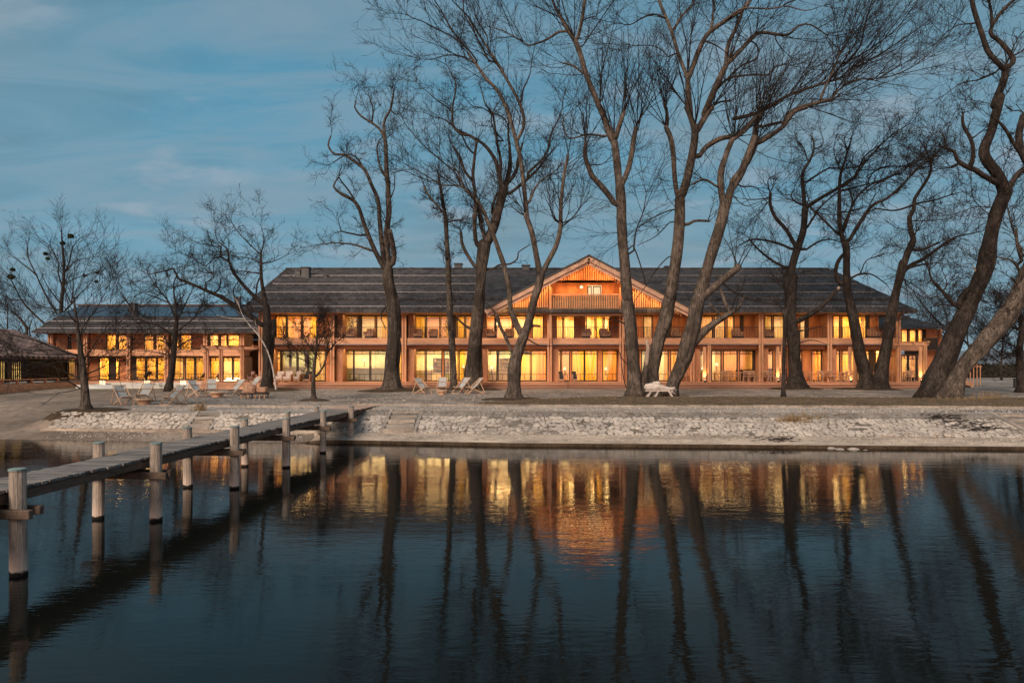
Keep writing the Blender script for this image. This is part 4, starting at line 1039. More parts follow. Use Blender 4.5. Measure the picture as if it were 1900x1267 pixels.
def tree(name, label, cat, D, limbs, style='oak', bark='bark', twigtop=640, dens=1.0, group=None, whips=(), minz=None, flare=1.7, mound=None, twig='twig', zoff=0.0, maxw=None, lmul=1.0):
    S = ST[style]; samples = []; root = None; geoms = []; first = True
    srcP, srcT, srcR = [], [], []; TIPS = []
    for li, L in enumerate(limbs):
        zk, pts, w0, w1 = L[:4]; opt = L[4] if len(L) > 4 else {}
        ox, oy, sc = ZM[zk]; n = len(pts)
        ws = np.linspace(w0, w1, n) if not hasattr(w0, '__len__') else w0
        if opt.get('ws'): ws = opt['ws']
        ws = [q * (.82 if name == 'leaning_tree' else .91) for q in ws]
        full = [(ox + x / sc, oy + y / sc, wv) for (x, y), wv in zip(pts, ws)]
        if full[-1][1] <= 6 and full[-1][2] >= 2.5:      # limb leaves the picture: let it end naturally above
            dx, dy = full[-1][0] - full[-2][0], full[-1][1] - full[-2][1]; nn_ = math.hypot(dx, dy)
            for e in (1, 2, 3): full.append((full[-1][0] + dx / nn_ * 55 + random.uniform(-9, 9), full[-1][1] + dy / nn_ * 55, full[-1][2] * .55))
        cr_ = cr(full, 7)
        if samples and 'dep' not in opt:
            q = min(samples, key=lambda s_: (s_[0]-cr_[0][0])**2 + (s_[1]-cr_[0][1])**2); d0 = q[2]
            if math.hypot(q[0]-cr_[0][0], q[1]-cr_[0][1]) < 26 and li > 0:
                cr_[0] = np.array([q[0], q[1], min(cr_[0][2] * 1.15, q[3] * .95)])
        else: d0 = D + opt.get('dep', 0)
        dr = opt.get('drift', random.uniform(-.30, .30) if li else random.uniform(-.06, .06))
        cum = 0; P3 = []; r3 = []; prev = cr_[0]
        for c in cr_:
            cum += math.hypot(c[0]-prev[0], c[1]-prev[1]) * d0 / F; prev = c
            d = d0 + dr * cum + .12 * math.sin(cum * 1.3 + li)* min(1, cum)
            P3.append(P(c[0], c[1], d)); r3.append(max(.008, c[2] * .5 * d / F)); samples.append((c[0], c[1], d, c[2]))
        if first:
            b0 = P3[0].copy(); base = Vector((b0.x, D, gz(b0.x, D) + zoff)) if minz is None else Vector((b0.x, D, minz))
            # bring the foot to the ground and flare it
            P3[0] = Vector((b0.x, P3[0].y, base.z - .15)); r3[0] *= flare
            root = empty(name, tuple(base), label=label, cat=cat, group=group)
            ins = P3[0].lerp(P3[1], .45) if len(P3) > 1 else P3[0]
            P3.insert(1, Vector((P3[0].x * .6 + P3[1].x * .4, P3[0].y, base.z + .22))); r3.insert(1, r3[0] / flare * (1 + (flare - 1) * .32)); r3[0] *= 1.05
            first = False
        e_ = (P3[-1] - P3[-2]).normalized(); re_ = r3[-1]; pe_ = P3[-1].copy()
        P3 += [pe_ + e_ * re_ * .6, pe_ + e_ * re_ * .95]; r3 += [re_ * .82, re_ * .40]
        kk = 36 if max(ws) > 22 else 16 if w0 > 14 else (10 if w0 > 6 else 6)
        b = MB().tube([tuple(p) for p in P3], r3, kk, wob=.20 if w0 > 9 else .10, seed=li * 3.1 + D)
        TRIS[0] += len(b.f) * 2
        if li == 0 and flare > 1.05:          # root buttresses
            bz = base.z; ax, ay = P3[0].x, P3[0].y
            for vi, (vx, vy, vz_) in enumerate(b.v):
                h_ = 1 - (vz_ - bz) / (r3[2] * 3.2)
                if h_ > 0:
                    an_ = math.atan2(vy - ay, vx - ax); q_ = 1 + min(1, h_) ** 2 * (.16 + .55 * max(0, noise.noise(Vector((math.cos(an_) * 2.2 + D, math.sin(an_) * 2.2, li)))))
                    b.v[vi] = (ax + (vx - ax) * q_, ay + (vy - ay) * q_, vz_) if h_ > .5 else (vx, vy, vz_)
        bm_ = opt.get('mat', bark if w0 > 4 else (bark if bark == 'birch' else twig))
        b.build('trunk' if li == 0 else ('branch' if w0 < 6 else 'limb'), M[bm_], root, smooth=True)
        if opt.get('notwig'): continue
        if 681 - (P3[-1].z - CAMZ) * F / P3[-1].y < opt.get('top', twigtop): TIPS.append((tuple(P3[-1]), tuple((P3[-1] - P3[-2]).normalized()), r3[-1]))
        for i in range(len(P3) - 1):
            py = 681 - (P3[i].z - CAMZ) * F / P3[i].y
            if py < opt.get('top', twigtop): srcP.append((P3[i], P3[i+1])); srcR.append(r3[i])
    # twigs
    if srcP:
        A = np.array([[tuple(a), tuple(b_)] for a, b_ in srcP]); Rr = np.array(srcR); seg = A[:, 1] - A[:, 0]; Ls = np.linalg.norm(seg, axis=1)
        n1 = int(Ls.sum() * S['n1'] * 1.45 * dens * (D / 40) ** -.1); wgt = Ls * np.where(Rr < .10, 1.5, .55); wgt /= wgt.sum()
        idx = rng.choice(len(A), n1, p=wgt); fr = rng.uniform(0, 1, n1)[:, None]; B = A[idx, 0] + seg[idx] * fr
        L1 = rng.uniform(S['l1'][0], S['l1'][1], n1) * lmul
        geo1 = grow(B, seg[idx], L1, np.minimum(Rr[idx] * .6, rng.uniform(.014, .026, n1)), 6, S['a1'], S['up'], S['wig'] * .8, .4)
        parts = [geo1]
        if TIPS:
            tb = np.array([t[0] for t in TIPS]); tt = np.array([t[1] for t in TIPS]); tr = np.array([t[2] for t in TIPS]); nt_ = 4
            parts.append(grow(np.repeat(tb, nt_, 0), np.repeat(tt, nt_, 0), rng.uniform(.7, 1.25, len(tb) * nt_) * S['l1'][1] * lmul, np.clip(np.repeat(tr, nt_) * .55, .012, .035), 7, (4, 45), S['up'], S['wig'] * .8, .35))
    else: parts = []
    NW = len(parts)
    for (zk, x, y, cnt, ln, sp, tilt) in whips:
        cnt = max(3, int(cnt * .55)); sp *= 1.15
        ox, oy, sc = ZM[zk]; px, py = ox + x / sc, oy + y / sc
        q = min(samples, key=lambda s_: (s_[0]-px)**2 + (s_[1]-py)**2); c = np.array(tuple(P(px, py, q[2])))
        T = np.tile(np.array([tilt, 0, 1.0]), (cnt, 1)); geo1 = grow(np.tile(c, (cnt, 1)) + rng.normal(size=(cnt, 3)) * .08, T, rng.uniform(.55, 1.15, cnt) * ln, rng.uniform(.018, .032, cnt), 6, (3, sp), .05, .07, .3)
        parts.append(geo1)
    out = []
    for pi_, (Pt, Rd) in enumerate(parts):
        out.append(tubes_np(Pt, Rd, 4))
        B, T, L, r = children(Pt, Rd, S['n2'] if pi_ < NW else 9)
        L = L * (1 if pi_ < NW else .55); P2, R2 = grow(B, T, L * S['s2'] * rng.uniform(.5, 1.2, len(L)), np.maximum(r * .62, .0085), 5, (20, 62), S['up'] * .8, S['wig'], .5)
        out.append(tubes_np(P2, R2, 3))
        B, T, L, r = children(P2, R2, S['n3']); P4, R4 = grow(B, T, L * S['s3'] * rng.uniform(.5, 1.4, len(L)) + .05, np.maximum(r * .65, .007), 3, (18, 55), S['up'] * .8, S['wig'] * .8, .6)
        out.append(tubes_np(P4, R4, 3))
    if out:
        me = mesh_np('twigs', out, M[twig]); o = bpy.data.objects.new('twigs', me); COL.objects.link(o); o.parent = root
        o.location = -Vector(root.location); o['kind'] = 'stuff'; TRIS[0] += len(me.polygons) * 2
    if mound:
        mr, mh = mound; v = [(0, 0, mh)]; f = []; NR, NA = 4, 28; c = root.location
        for i in range(1, NR + 1):
            for k in range(NA):
                an = 2*math.pi*k/NA; rr = mr * i / NR * (1 + .18 * noise.noise(Vector((math.cos(an)*1.5, math.sin(an)*1.5, D))))
                xx, yy = math.cos(an) * rr * 1.35, math.sin(an) * rr
                zz_ = gz(c.x + xx, c.y + yy) - c.z + mh * (1 - (i/NR) ** 1.5) + (.02 if i < NR else -.03); v.append((xx, yy, zz_))
        for k in range(NA): f.append((0, 1 + k, 1 + (k+1) % NA))
        for i in range(NR - 1):
            for k in range(NA): f.append((1+i*NA+k, 1+(i+1)*NA+k, 1+(i+1)*NA+(k+1) % NA, 1+i*NA+(k+1) % NA))
        me = bpy.data.meshes.new('soil_mound'); me.from_pydata(v, [], f); me.materials.append(M['soil'])
        o = bpy.data.objects.new('soil_mound', me); COL.objects.link(o); o.location = c; o['kind'] = 'structure'
    return root

tree('oak_tree', 'tall bare oak behind the gravel, left of the deck chairs, standing alone against the sky', 'tree', 46.5, [
 ('a', [(345,1195),(345,1160),(343,1100),(350,1000),(345,880),(328,780),(325,735)], 32, 20, dict(ws=[36,32,30,27,24,22,20])),
 ('a', [(330,735),(326,690),(322,600),(330,520),(327,430),(321,350),(318,260),(311,180),(335,130),(345,80),(350,50)], 15, 2),
 ('a', [(338,730),(350,690),(344,640),(333,590)], 12, 10),
 ('a', [(318,740),(290,690),(262,630),(235,560),(215,500),(190,470),(150,450),(120,420),(140,385)], 12, 3),
 ('a', [(316,735),(308,690),(300,600),(295,540),(288,470),(262,410),(240,360),(205,330),(160,300),(125,300),(100,265),(110,230)], 11, 3),
 ('a', [(275,670),(240,655),(190,640),(130,635),(70,640)], 5, 2), ('a', [(240,610),(190,600),(150,590),(145,575)], 4, 2),
 ('a', [(318,260),(300,210),(265,180),(225,155),(200,120),(205,95)], 6, 2.5), ('a', [(265,180),(270,130),(255,80)], 4, 2),
 ('a', [(327,400),(295,340),(285,270),(300,240)], 5, 2.5), ('a', [(335,130),(360,150),(372,120)], 3, 1.5), ('a', [(240,360),(205,310),(170,300),(120,330)], 4, 2),
 ('a', [(215,500),(180,440),(140,385),(150,350)], 4, 2), ('a', [(330,480),(350,430),(352,380)], 3, 1.5), ('a', [(330,860),(300,910),(318,960)], 4, 2, dict(notwig=1))],
 'oak', twigtop=520, dens=.60, mound=(1.9, .16), flare=1.6)
tree('spruce_trunk', 'thin straight topped trunk with short drooping twigs, left of the thick oak', 'tree', 48.0, [
 ('c', [(290,1110),(285,980),(278,850),(262,600),(256,400),(245,200),(235,0)], 13, 8, dict(ws=[15,14,13,12,11,9,8])),
 ('b', [(267,1210),(250,1130),(230,1000),(213,905)], 8, 5), ('b', [(252,1175),(190,1100),(130,1030),(108,970)], 5, 4),
 ('b', [(275,1235),(360,1225),(430,1245)], 3, 1.5)], 'bushy', twigtop=640, dens=1.5, mound=(.9, .1), flare=1.5)
tree('old_oak', 'thick old oak with split crown just left of the gable roof', 'tree', 47.6, [
 ('c', [(405,1105),(412,1000),(420,900),(440,700),(460,500),(468,380),(478,280),(488,190)], 30, 26, dict(ws=[34,28,26,24,20,20,24,24])),
 ('c', [(455,1095),(450,950),(455,800),(470,640),(478,520)], 20, 10, dict(ws=[17,14,12,10,9], drift=0.1)),
 ('c', [(452,220),(430,150),(420,0)], 9, 8), ('b', [(482,1240),(485,1100),(478,1000),(465,900),(475,780),(485,700),(495,640)], 8, 5),
 ('b', [(465,930),(410,870),(370,760),(320,680)], 6, 5), ('b', [(495,640),(440,600),(380,590),(320,530),(315,400),(335,290),(340,220),(300,130),(270,80)], 6, 1.5),
 ('b', [(475,740),(430,690),(380,590)], 4, 3), ('b', [(318,530),(250,480),(195,470)], 3, 1.5), ('b', [(315,420),(200,340),(130,280),(50,210)], 3, 1.2),
 ('c', [(500,170),(470,80),(455,0)], 8, 7), ('b', [(540,1250),(500,1120),(450,1030),(400,980)], 6, 4),
 ('c', [(505,180),(545,90),(570,0)], 19, 18), ('b', [(625,1240),(665,1100),(690,980)], 18, 17),
 ('b', [(680,1000),(650,850),(630,780),(570,690),(510,640),(440,600),(350,560),(310,520)], 10, 3),
 ('b', [(690,980),(738,850),(735,700),(725,600),(730,480)], 9, 3), ('b', [(700,970),(780,870),(800,760),(830,660)], 9, 4),
 ('b', [(665,900),(668,780),(640,640),(610,440),(560,380),(530,280)], 7, 2), ('b', [(720,1040),(820,960),(930,860),(1000,770),(1070,690)], 7, 3),
 ('b', [(850,890),(960,790),(1020,700),(1040,590),(1110,440),(1130,330)], 6, 1.5), ('b', [(600,1200),(615,1100),(640,1030)], 6, 5),
 ('b', [(640,640),(690,640),(620,560),(600,460),(640,380)], 4, 1.5), ('b', [(600,440),(540,400),(470,390),(400,320)], 3, 1.2), ('b', [(610,430),(700,480),(730,560)], 3.5, 2),
 ('c', [(436,350),(385,270),(345,190),(335,110)], 8, 6), ('c', [(525,370),(580,325),(660,315),(705,280),(710,240),(770,200)], 5, 2),
 ('c', [(395,745),(330,690),(300,650)], 6, 2)], 'oak', twigtop=540, dens=.58, mound=(1.7, .15), flare=1.25)
tree('poplar_tree', 'tall pale barked tree with forked trunk in front of the left half of the gable', 'tree', 37.2, [
 ('c', [(677,1195),(680,1130),(683,1060),(690,950),(715,860),(745,790)], 26, 21, dict(ws=[30,26,25,24,20,20], notwig=1)),
 ('c', [(742,800),(780,690),(808,570),(845,450),(860,370)], 17, 16, dict(notwig=1)), ('c', [(852,390),(830,270),(800,120),(760,0)], 13, 10),
 ('b', [(868,1250),(842,1000),(815,780),(783,640)], 9, 8.5), ('b', [(785,650),(730,450),(650,280),(560,180),(490,80),(430,0)], 8, 5),
 ('j', [(860,690),(740,530),(560,390),(400,310),(250,230),(120,180),(30,90)], 4, 1.2), ('j', [(840,700),(700,620),(560,590),(440,610),(350,640),(240,630)], 3.5, 1.2),
 ('j', [(700,490),(560,310),(460,130),(380,0)], 4, 2), ('b', [(785,650),(840,520),(810,370),(720,200),(640,60),(600,0)], 7, 5),
 ('j', [(850,360),(740,180),(600,40),(520,-60)], 4, 1.5), ('j', [(1000,600),(960,540),(940,380),(830,200),(800,80)], 3, 1.2), ('j', [(1310,1110),(1330,960),(1400,800),(1420,650)], 4, 1.2),
 ('j', [(1180,880),(1060,700),(950,520),(850,360)], 5, 4),
 ('j', [(980,690),(900,530),(780,300),(700,150),(690,0)], 4, 2), ('c', [(865,375),(905,300),(960,190),(985,80),(985,0)], 12, 8), ('b', [(1110,1240),(1115,1060),(1140,860),(1165,740)], 8, 5),
 ('b', [(1110,1250),(1190,1210),(1250,1130)], 3, 1.2), ('b', [(1090,1245),(1040,1150),(1025,1020)], 3, 1.5), ('c', [(985,80),(1060,20)], 4, 2), ('c', [(970,60),(935,10)], 3, 2),
 ('c', [(742,800),(690,690),(660,600),(650,480),(620,340),(580,220),(540,110),(500,20)], 13, 8, dict(top=470)), ('b', [(590,1260),(520,1110),(430,1020),(370,970),(240,970)], 7, 2.5),
 ('b', [(380,980),(340,880),(250,800),(130,700),(60,630),(0,560)], 4, 1.2), ('b', [(240,970),(130,900),(60,860),(0,830)], 3, 1.2), ('b', [(400,990),(370,900),(340,850),(300,800)], 5, 2),
 ('c', [(668,900),(630,800),(590,720),(570,650)], 7, 7, dict(notwig=1)), ('c', [(570,660),(540,610),(500,570)], 4, 2, dict(notwig=1)),
 ('c', [(790,715),(850,720)], 5, 4, dict(notwig=1)), ('c', [(780,815),(860,850),(960,850)], 3, 1, dict(notwig=1)), ('c', [(740,885),(795,905)], 5, 4.5, dict(notwig=1)),
 ('b', [(870,1110),(940,960),(1070,860)], 6, 2), ('b', [(845,1195),(760,1130)], 4, 1.5)],
 'fine', 'bark_pale', twigtop=470, dens=.62, flare=1.12, mound=(1.5, .08))
tree('willow_tree', 'big pollarded willow standing close left of the white bench', 'tree', 39.4, [
 ('n', [(245,1110),(238,1000),(228,850),(220,700),(205,500),(190,300),(165,100),(150,0)], 28, 22, dict(ws=[34,28,26,25,24,23,22,22], notwig=1)),
 ('d', [(440,1267),(432,1180),(418,1000),(402,800),(395,620),(387,520)], 21, 19, dict(drift=0, notwig=1)),
 ('n', [(340,1100),(350,1000),(355,880),(368,760),(380,650)], 15, 9, dict(ws=[17,14,12,9,7], mat='bark_pale', notwig=1)),
 ('n', [(370,760),(385,640),(395,540),(385,465)], 10, 7, dict(mat='splitwood', notwig=1)),
 ('d', [(365,640),(290,540),(210,450),(180,380),(160,310),(165,230)], 12, 8), ('d', [(165,240),(155,150),(150,60),(120,0)], 3, 1.5), ('d', [(190,370),(270,370),(330,320)], 3, 1.5),
 ('d', [(387,530),(368,350),(350,220)], 16, 14), ('d', [(346,230),(300,110),(260,0)], 14, 11), ('k', [(430,1160),(320,900),(240,700),(200,550),(145,400)], 12, 10),
 ('k', [(145,410),(60,280),(0,170)], 8, 7), ('j', [(1830,350),(1740,200),(1680,90),(1640,0)], 7, 4), ('k', [(165,400),(210,200),(240,0)], 7, 6),
 ('j', [(1810,340),(1720,340),(1590,420),(1480,465),(1380,485),(1250,400),(1110,330),(960,290)], 6, 1.2), ('k', [(235,730),(130,650),(20,620)], 5, 3),
 ('k', [(240,200),(300,170),(350,160),(370,60)], 3, 1.5), ('k', [(200,480),(300,330),(450,110),(530,0)], 3, 1.5),
 ('d', [(358,200),(390,100),(415,30)], 10, 8, dict(mat='bark_pale')), ('d', [(300,190),(180,175),(60,200),(20,130),(20,70),(100,0)], 4.5, 1.2),
 ('d', [(395,520),(450,380),(480,200),(495,130)], 12, 9),
 ('d', [(478,960),(480,900),(495,800),(540,680),(560,560)], 4, 1.5), ('d', [(430,960),(470,900),(520,1020),(560,1160)], 3, 2.5), ('n', [(200,400),(110,250),(0,215)], 4, 2),
 ('n', [(175,1080),(120,950),(90,780),(70,600)], 2.5, 1.2), ('n', [(180,760),(100,680),(40,560)], 2.5, 1)],
 'willow', 'bark_pale', twigtop=440, dens=.62, flare=1.15, zoff=.12,
 whips=[('d', 495, 125, 16, 5.8, 42, .1), ('d', 415, 40, 10, 5.0, 35, -.05), ('d', 165, 235, 7, 3.0, 40, -.1), ('k', 130, 400, 4, 3, 30, 0)])
tree('willow_tree', 'big willow rising behind the white bench, middle one of the three', 'tree', 40.6, [
 ('n', [(460,1000),(455,900),(460,800),(490,600),(540,400),(600,200),(640,0)], 22, 26, dict(ws=[25,22,21,24,25,26,26], notwig=1)),
 ('d', [(712,1240),(735,1100),(752,1000),(775,800),(780,640),(782,580)], 24, 20, dict(drift=0, notwig=1)),
 ('d', [(765,590),(742,420),(735,300),(720,200),(690,130)], 10, 9), ('d', [(692,140),(700,80),(690,0)], 7, 6), ('k', [(1030,1080),(1010,1000)], 6, 5),
 ('d', [(788,590),(830,450),(870,250),(880,130)], 17, 15), ('d', [(875,150),(842,40),(825,0)], 12, 11), ('k', [(1275,1150),(1250,900),(1245,740)], 12, 10),
 ('k', [(1240,760),(1150,520),(1100,350),(1040,190),(980,50),(965,0)], 7.5, 6), ('k', [(1108,300),(1180,170),(1300,40),(1300,0)], 5.5, 3.5), ('k', [(1030,180),(900,140),(780,190),(680,245),(560,230)], 4, 1.5),
 ('k', [(1120,510),(1060,560),(1000,500),(900,450),(700,445)], 3, 1.2), ('k', [(1258,770),(1330,560),(1400,400),(1470,310),(1640,190),(1780,100),(1860,0)], 10, 7), ('k', [(1460,330),(1490,200),(1500,0)], 6, 4),
 ('d', [(888,160),(950,50),(985,0)], 13, 13), ('k', [(1390,1150),(1500,900),(1600,680),(1640,600)], 13, 11), ('k', [(1625,630),(1640,450),(1730,250),(1780,120)], 9, 6), ('k', [(1440,410),(1530,450),(1600,500)], 4, 2),
 ('k', [(1635,630),(1760,500),(1850,400),(1900,350)], 8, 8), ('l', [(190,400),(230,330),(330,275),(450,290),(560,290),(640,220),(740,210),(880,295),(940,300)], 8, 1.5),
 ('l', [(-60,770),(0,700),(80,650),(250,630),(380,630),(410,600),(500,545),(700,575)], 6, 1.2), ('l', [(20,690),(150,560),(290,490),(290,380),(220,340)], 4, 3),
 ('l', [(0,190),(120,100),(200,70),(400,75),(540,55),(700,90),(850,50)], 5, 1.2), ('l', [(190,75),(225,20),(240,0)], 6, 5), ('l', [(500,50),(560,20),(620,0)], 3, 2.5), ('l', [(430,300),(490,400),(560,470)], 3, 1),
 ('d', [(895,340),(950,260),(1050,200),(1130,190)], 10, 9), ('d', [(1125,195),(1200,140),(1267,70)], 9, 8), ('l', [(90,1000),(260,960),(400,890),(560,800),(700,750),(850,700),(990,660)], 8, 4.5),
 ('l', [(985,662),(1080,580),(1200,530),(1350,440),(1520,330),(1700,200),(1800,120)], 4, 1.2), ('l', [(850,705),(930,640),(1010,540),(1200,440),(1400,300),(1500,200),(1620,40)], 4, 1.2),
 ('l', [(1000,580),(1150,400),(1200,200),(1260,0)], 3.5, 2.6), ('l', [(780,730),(900,620),(1000,440),(1080,300),(1120,150)], 3, 1.2), ('l', [(1100,560),(1300,400),(1450,200),(1560,60)], 3, 1),
 ('l', [(560,800),(700,620),(860,520),(1000,380)], 3, 1), ('l', [(980,420),(880,295),(1020,250),(1090,90)], 2.5, 1),
 ('k', [(1450,1060),(1560,1000),(1660,990)], 4, 4), ('d', [(815,780),(870,740),(970,740)], 7, 5, dict(notwig=1)),
 ('d', [(742,660),(640,700),(540,760),(480,800)], 3, 1), ('d', [(730,730),(620,840),(500,900)], 2.6, 1), ('d', [(718,960),(640,1040),(560,1160),(480,1267)], 2.5, 1)],
 'willow', 'bark_pale', twigtop=430, dens=.62, flare=1.1, zoff=.1,
 whips=[('d', 690, 125, 7, 3.8, 40, 0), ('d', 1140, 185, 14, 5.0, 45, .3), ('d', 960, 742, 5, 2.2, 60, .3), ('l', 650, 760, 12, 4.8, 30, .75), ('l', 900, 690, 14, 6.0, 26, .8), ('l', 400, 890, 10, 4.5, 34, .5), ('k', 1010, 1000, 4, 2.6, 40, 0), ('l', 1080, 580, 10, 5.0, 25, .9)])
tree('willow_tree', 'leaning willow just right of the white bench with a broken side limb', 'tree', 39.8, [
 ('n', [(665,1060),(700,950),(770,780),(840,600),(885,450),(925,300),(955,100),(975,0)], 22, 27, dict(ws=[26,23,26,31,30,29,27,26], notwig=1)),
 ('d', [(900,1267),(925,1160),(962,1040),(1010,880),(1050,740),(1075,620)], 24, 21, dict(drift=0, notwig=1)),
 ('n', [(900,510),(1000,400),(1150,270),(1300,170),(1400,110)], 19, 8, dict(notwig=1)), ('n', [(1250,240),(1200,100),(1120,20)], 5, 4), ('s', [(560,430),(590,360),(620,300)], 5, 3),
 ('d', [(915,1240),(985,1190),(1050,1130),(1160,1040)], 16, 13, dict(notwig=1)), ('s', [(480,240),(620,310),(740,350),(920,380)], 4, 2), ('s', [(470,390),(450,320),(420,250)], 7, 6, dict(notwig=1)), ('s', [(330,360),(400,440)], 5, 4, dict(notwig=1)),
 ('d', [(1062,640),(1045,450),(1080,310),(1120,210)], 14, 11), ('d', [(1090,640),(1110,540),(1180,420),(1250,250),(1267,200)], 16, 14), ('e', [(60,500),(120,420),(190,300),(220,230)], 15, 12),
 ('e', [(212,250),(220,120),(255,40)], 11, 10), ('e', [(232,235),(330,170),(400,120),(470,30),(550,0)], 10, 8), ('e', [(245,130),(320,110),(390,95)], 6, 6), ('e', [(95,190),(150,150),(230,50)], 8, 6),
 ('l', [(500,1060),(580,940),(700,890),(850,850),(910,840)], 9, 7), ('l', [(905,845),(1000,740),(1140,670),(1300,660),(1450,630),(1600,560),(1750,440),(1900,290)], 4.5, 1), ('l', [(820,850),(870,720),(930,600),(990,440)], 6, 2.5),
 ('l', [(930,800),(1060,620),(1200,540),(1400,480),(1600,360)], 3, 1), ('l', [(720,880),(780,830),(830,840)], 3, 2), ('l', [(1500,625),(1650,590),(1780,560)], 2, 1), ('l', [(990,450),(960,330),(1010,180)], 2.5, 1),
 ('d', [(1030,520),(940,470),(860,500)], 5, 4.5), ('e', [(60,560),(150,640),(280,600)], 2.5, 1), ('e', [(110,520),(200,515),(270,550)], 3.5, 1.5)],
 'willow', 'bark_pale', twigtop=450, dens=.6, flare=1.1, zoff=.12,
 whips=[('d', 1160, 1040, 11, 4.2, 45, .25), ('e', 255, 35, 12, 5.0, 38, .15), ('e', 400, 90, 10, 4.5, 38, .5), ('l', 900, 840, 9, 4.0, 35, .8), ('l', 1000, 740, 9, 5, 24, 1.1), ('d', 1120, 205, 6, 2.4, 60, .1), ('l', 1300, 655, 9, 4.5, 24, 1.3), ('n', 1400, 110, 6, 2.2, 40, .3)])
tree('oak_tree', 'crooked dark oak behind the thin young trunk, right of the gable', 'tree', 48.6, [
 ('s', [(1035,1035),(1030,940),(1020,800),(1008,600),(990,450),(1000,300),(1015,150)], 25, 18, dict(ws=[34,27,23,24,19,17,16], notwig=1)),
 ('e', [(430,1240),(440,1100),(472,980),(500,900),(530,800),(540,660)], 17, 12), ('e', [(540,670),(530,550),(525,430),(570,350),(600,270),(590,200)], 9, 2.5),
 ('e', [(485,915),(420,800),(350,720),(315,640),(315,560)], 8, 6), ('e', [(468,930),(350,880),(200,860),(110,900)], 6, 2), ('e', [(435,1055),(330,1000),(230,920),(190,870)], 6, 3),
 ('e', [(548,650),(660,580),(780,510),(870,440),(930,320),(1050,230)], 8, 2), ('e', [(530,500),(620,440),(700,395),(780,400)], 5, 2), ('e', [(545,800),(600,710),(650,640),(740,560)], 5, 2.5),
 ('e', [(530,940),(620,880),(700,860),(780,880)], 5, 1.5), ('e', [(505,640),(450,580),(470,530)], 4, 2), ('e', [(312,590),(200,600),(100,590)], 3, 1), ('e', [(565,655),(640,690),(740,700)], 3, 1.5),
 ('e', [(315,570),(300,470),(370,430)], 3, 1.2), ('e', [(600,280),(660,230),(640,150)], 3, 1.2), ('e', [(560,360),(530,260),(480,210)], 3, 1.2), ('e', [(310,600),(250,680),(200,720)], 2.5, 1),
 ('s', [(1045,510),(1200,420),(1300,330),(1370,250)], 10, 7, dict(notwig=1)), ('s', [(1372,247),(1382,238)], 7, 6.5, dict(mat='splitwood', notwig=1)), ('s', [(1050,590),(1150,570),(1290,530)], 3, 1, dict(notwig=1)), ('s', [(1040,690),(1160,660),(1280,690)], 2.5, 1, dict(notwig=1))],
 'oak', 'bark_dark', twigtop=520, dens=1.15, flare=1.3, mound=(1.5, .12))
tree('young_tree', 'thin straight young trunk on the verge in front of the crooked oak', 'tree', 39.2, [
 ('s', [(932,1112),(935,900),(940,700),(948,500),(955,300),(952,150)], 8, 3, dict(ws=[9,8,7.5,6,4.5,2.5]))], 'fine', 'bark_dark', twigtop=660, dens=1.8, flare=1.2, zoff=.12)
tree('oak_tree', 'dark oak with a hooked left stub, left one of the pair by the terrace', 'tree', 48.3, [
 ('t', [(300,1030),(285,940),(262,850),(218,650),(180,430),(145,280),(130,150)], 22, 14, dict(ws=[30,24,22,20,18,15,14], notwig=1)),
 ('e', [(822,1240),(812,1100),(812,950),(803,880)], 14, 13), ('e', [(800,1130),(770,1150),(740,1080),(758,1000),(795,955)], 9, 7),
 ('e', [(798,900),(770,780),(765,600),(770,450),(790,380),(820,280),(850,180)], 10, 2), ('e', [(780,840),(830,700),(850,600),(830,540)], 5, 3), ('e', [(822,880),(900,750),(980,640),(1080,590),(1180,500),(1267,400)], 8, 4),
 ('f', [(250,770),(350,650),(450,550),(530,490)], 4.5, 3), ('f', [(530,490),(640,390),(660,330)], 3, 1.2), ('f', [(530,490),(440,450),(380,420)], 3, 1.5), ('e', [(775,845),(720,790),(640,710),(580,660)], 5, 4),
 ('e', [(770,530),(860,460),(940,350),(1060,220),(1150,150),(1240,100)], 5, 1.5), ('e', [(790,780),(870,600),(960,510),(1060,470),(1200,380)], 5, 1.5), ('e', [(780,545),(870,520),(980,490),(1100,450),(1200,400)], 4, 1.2),
 ('e', [(772,410),(730,290),(740,200)], 3, 1.2), ('e', [(775,400),(900,380),(960,310),(1100,250)], 3, 1.2), ('e', [(785,690),(900,660),(960,640)], 3, 1.2), ('e', [(820,290),(800,200),(850,120)], 2.5, 1), ('e', [(850,480),(900,380),(1000,300)], 3, 1),
 ('e', [(830,1120),(900,1085),(980,1090),(1070,1150)], 5, 2), ('e', [(905,1085),(940,1000),(1040,960)], 3, 1.2), ('e', [(940,480),(1040,390),(1267,380)], 3, 1), ('f', [(0,640),(150,560),(280,550),(420,545)], 3, 1), ('f', [(0,780),(100,690),(280,600),(430,500)], 3, 1), ('e', [(960,640),(1000,560),(990,500)], 2.5, 1)],
 'oak', 'bark_dark', twigtop=560, dens=1.15, flare=1.3, mound=(1.9, .1))
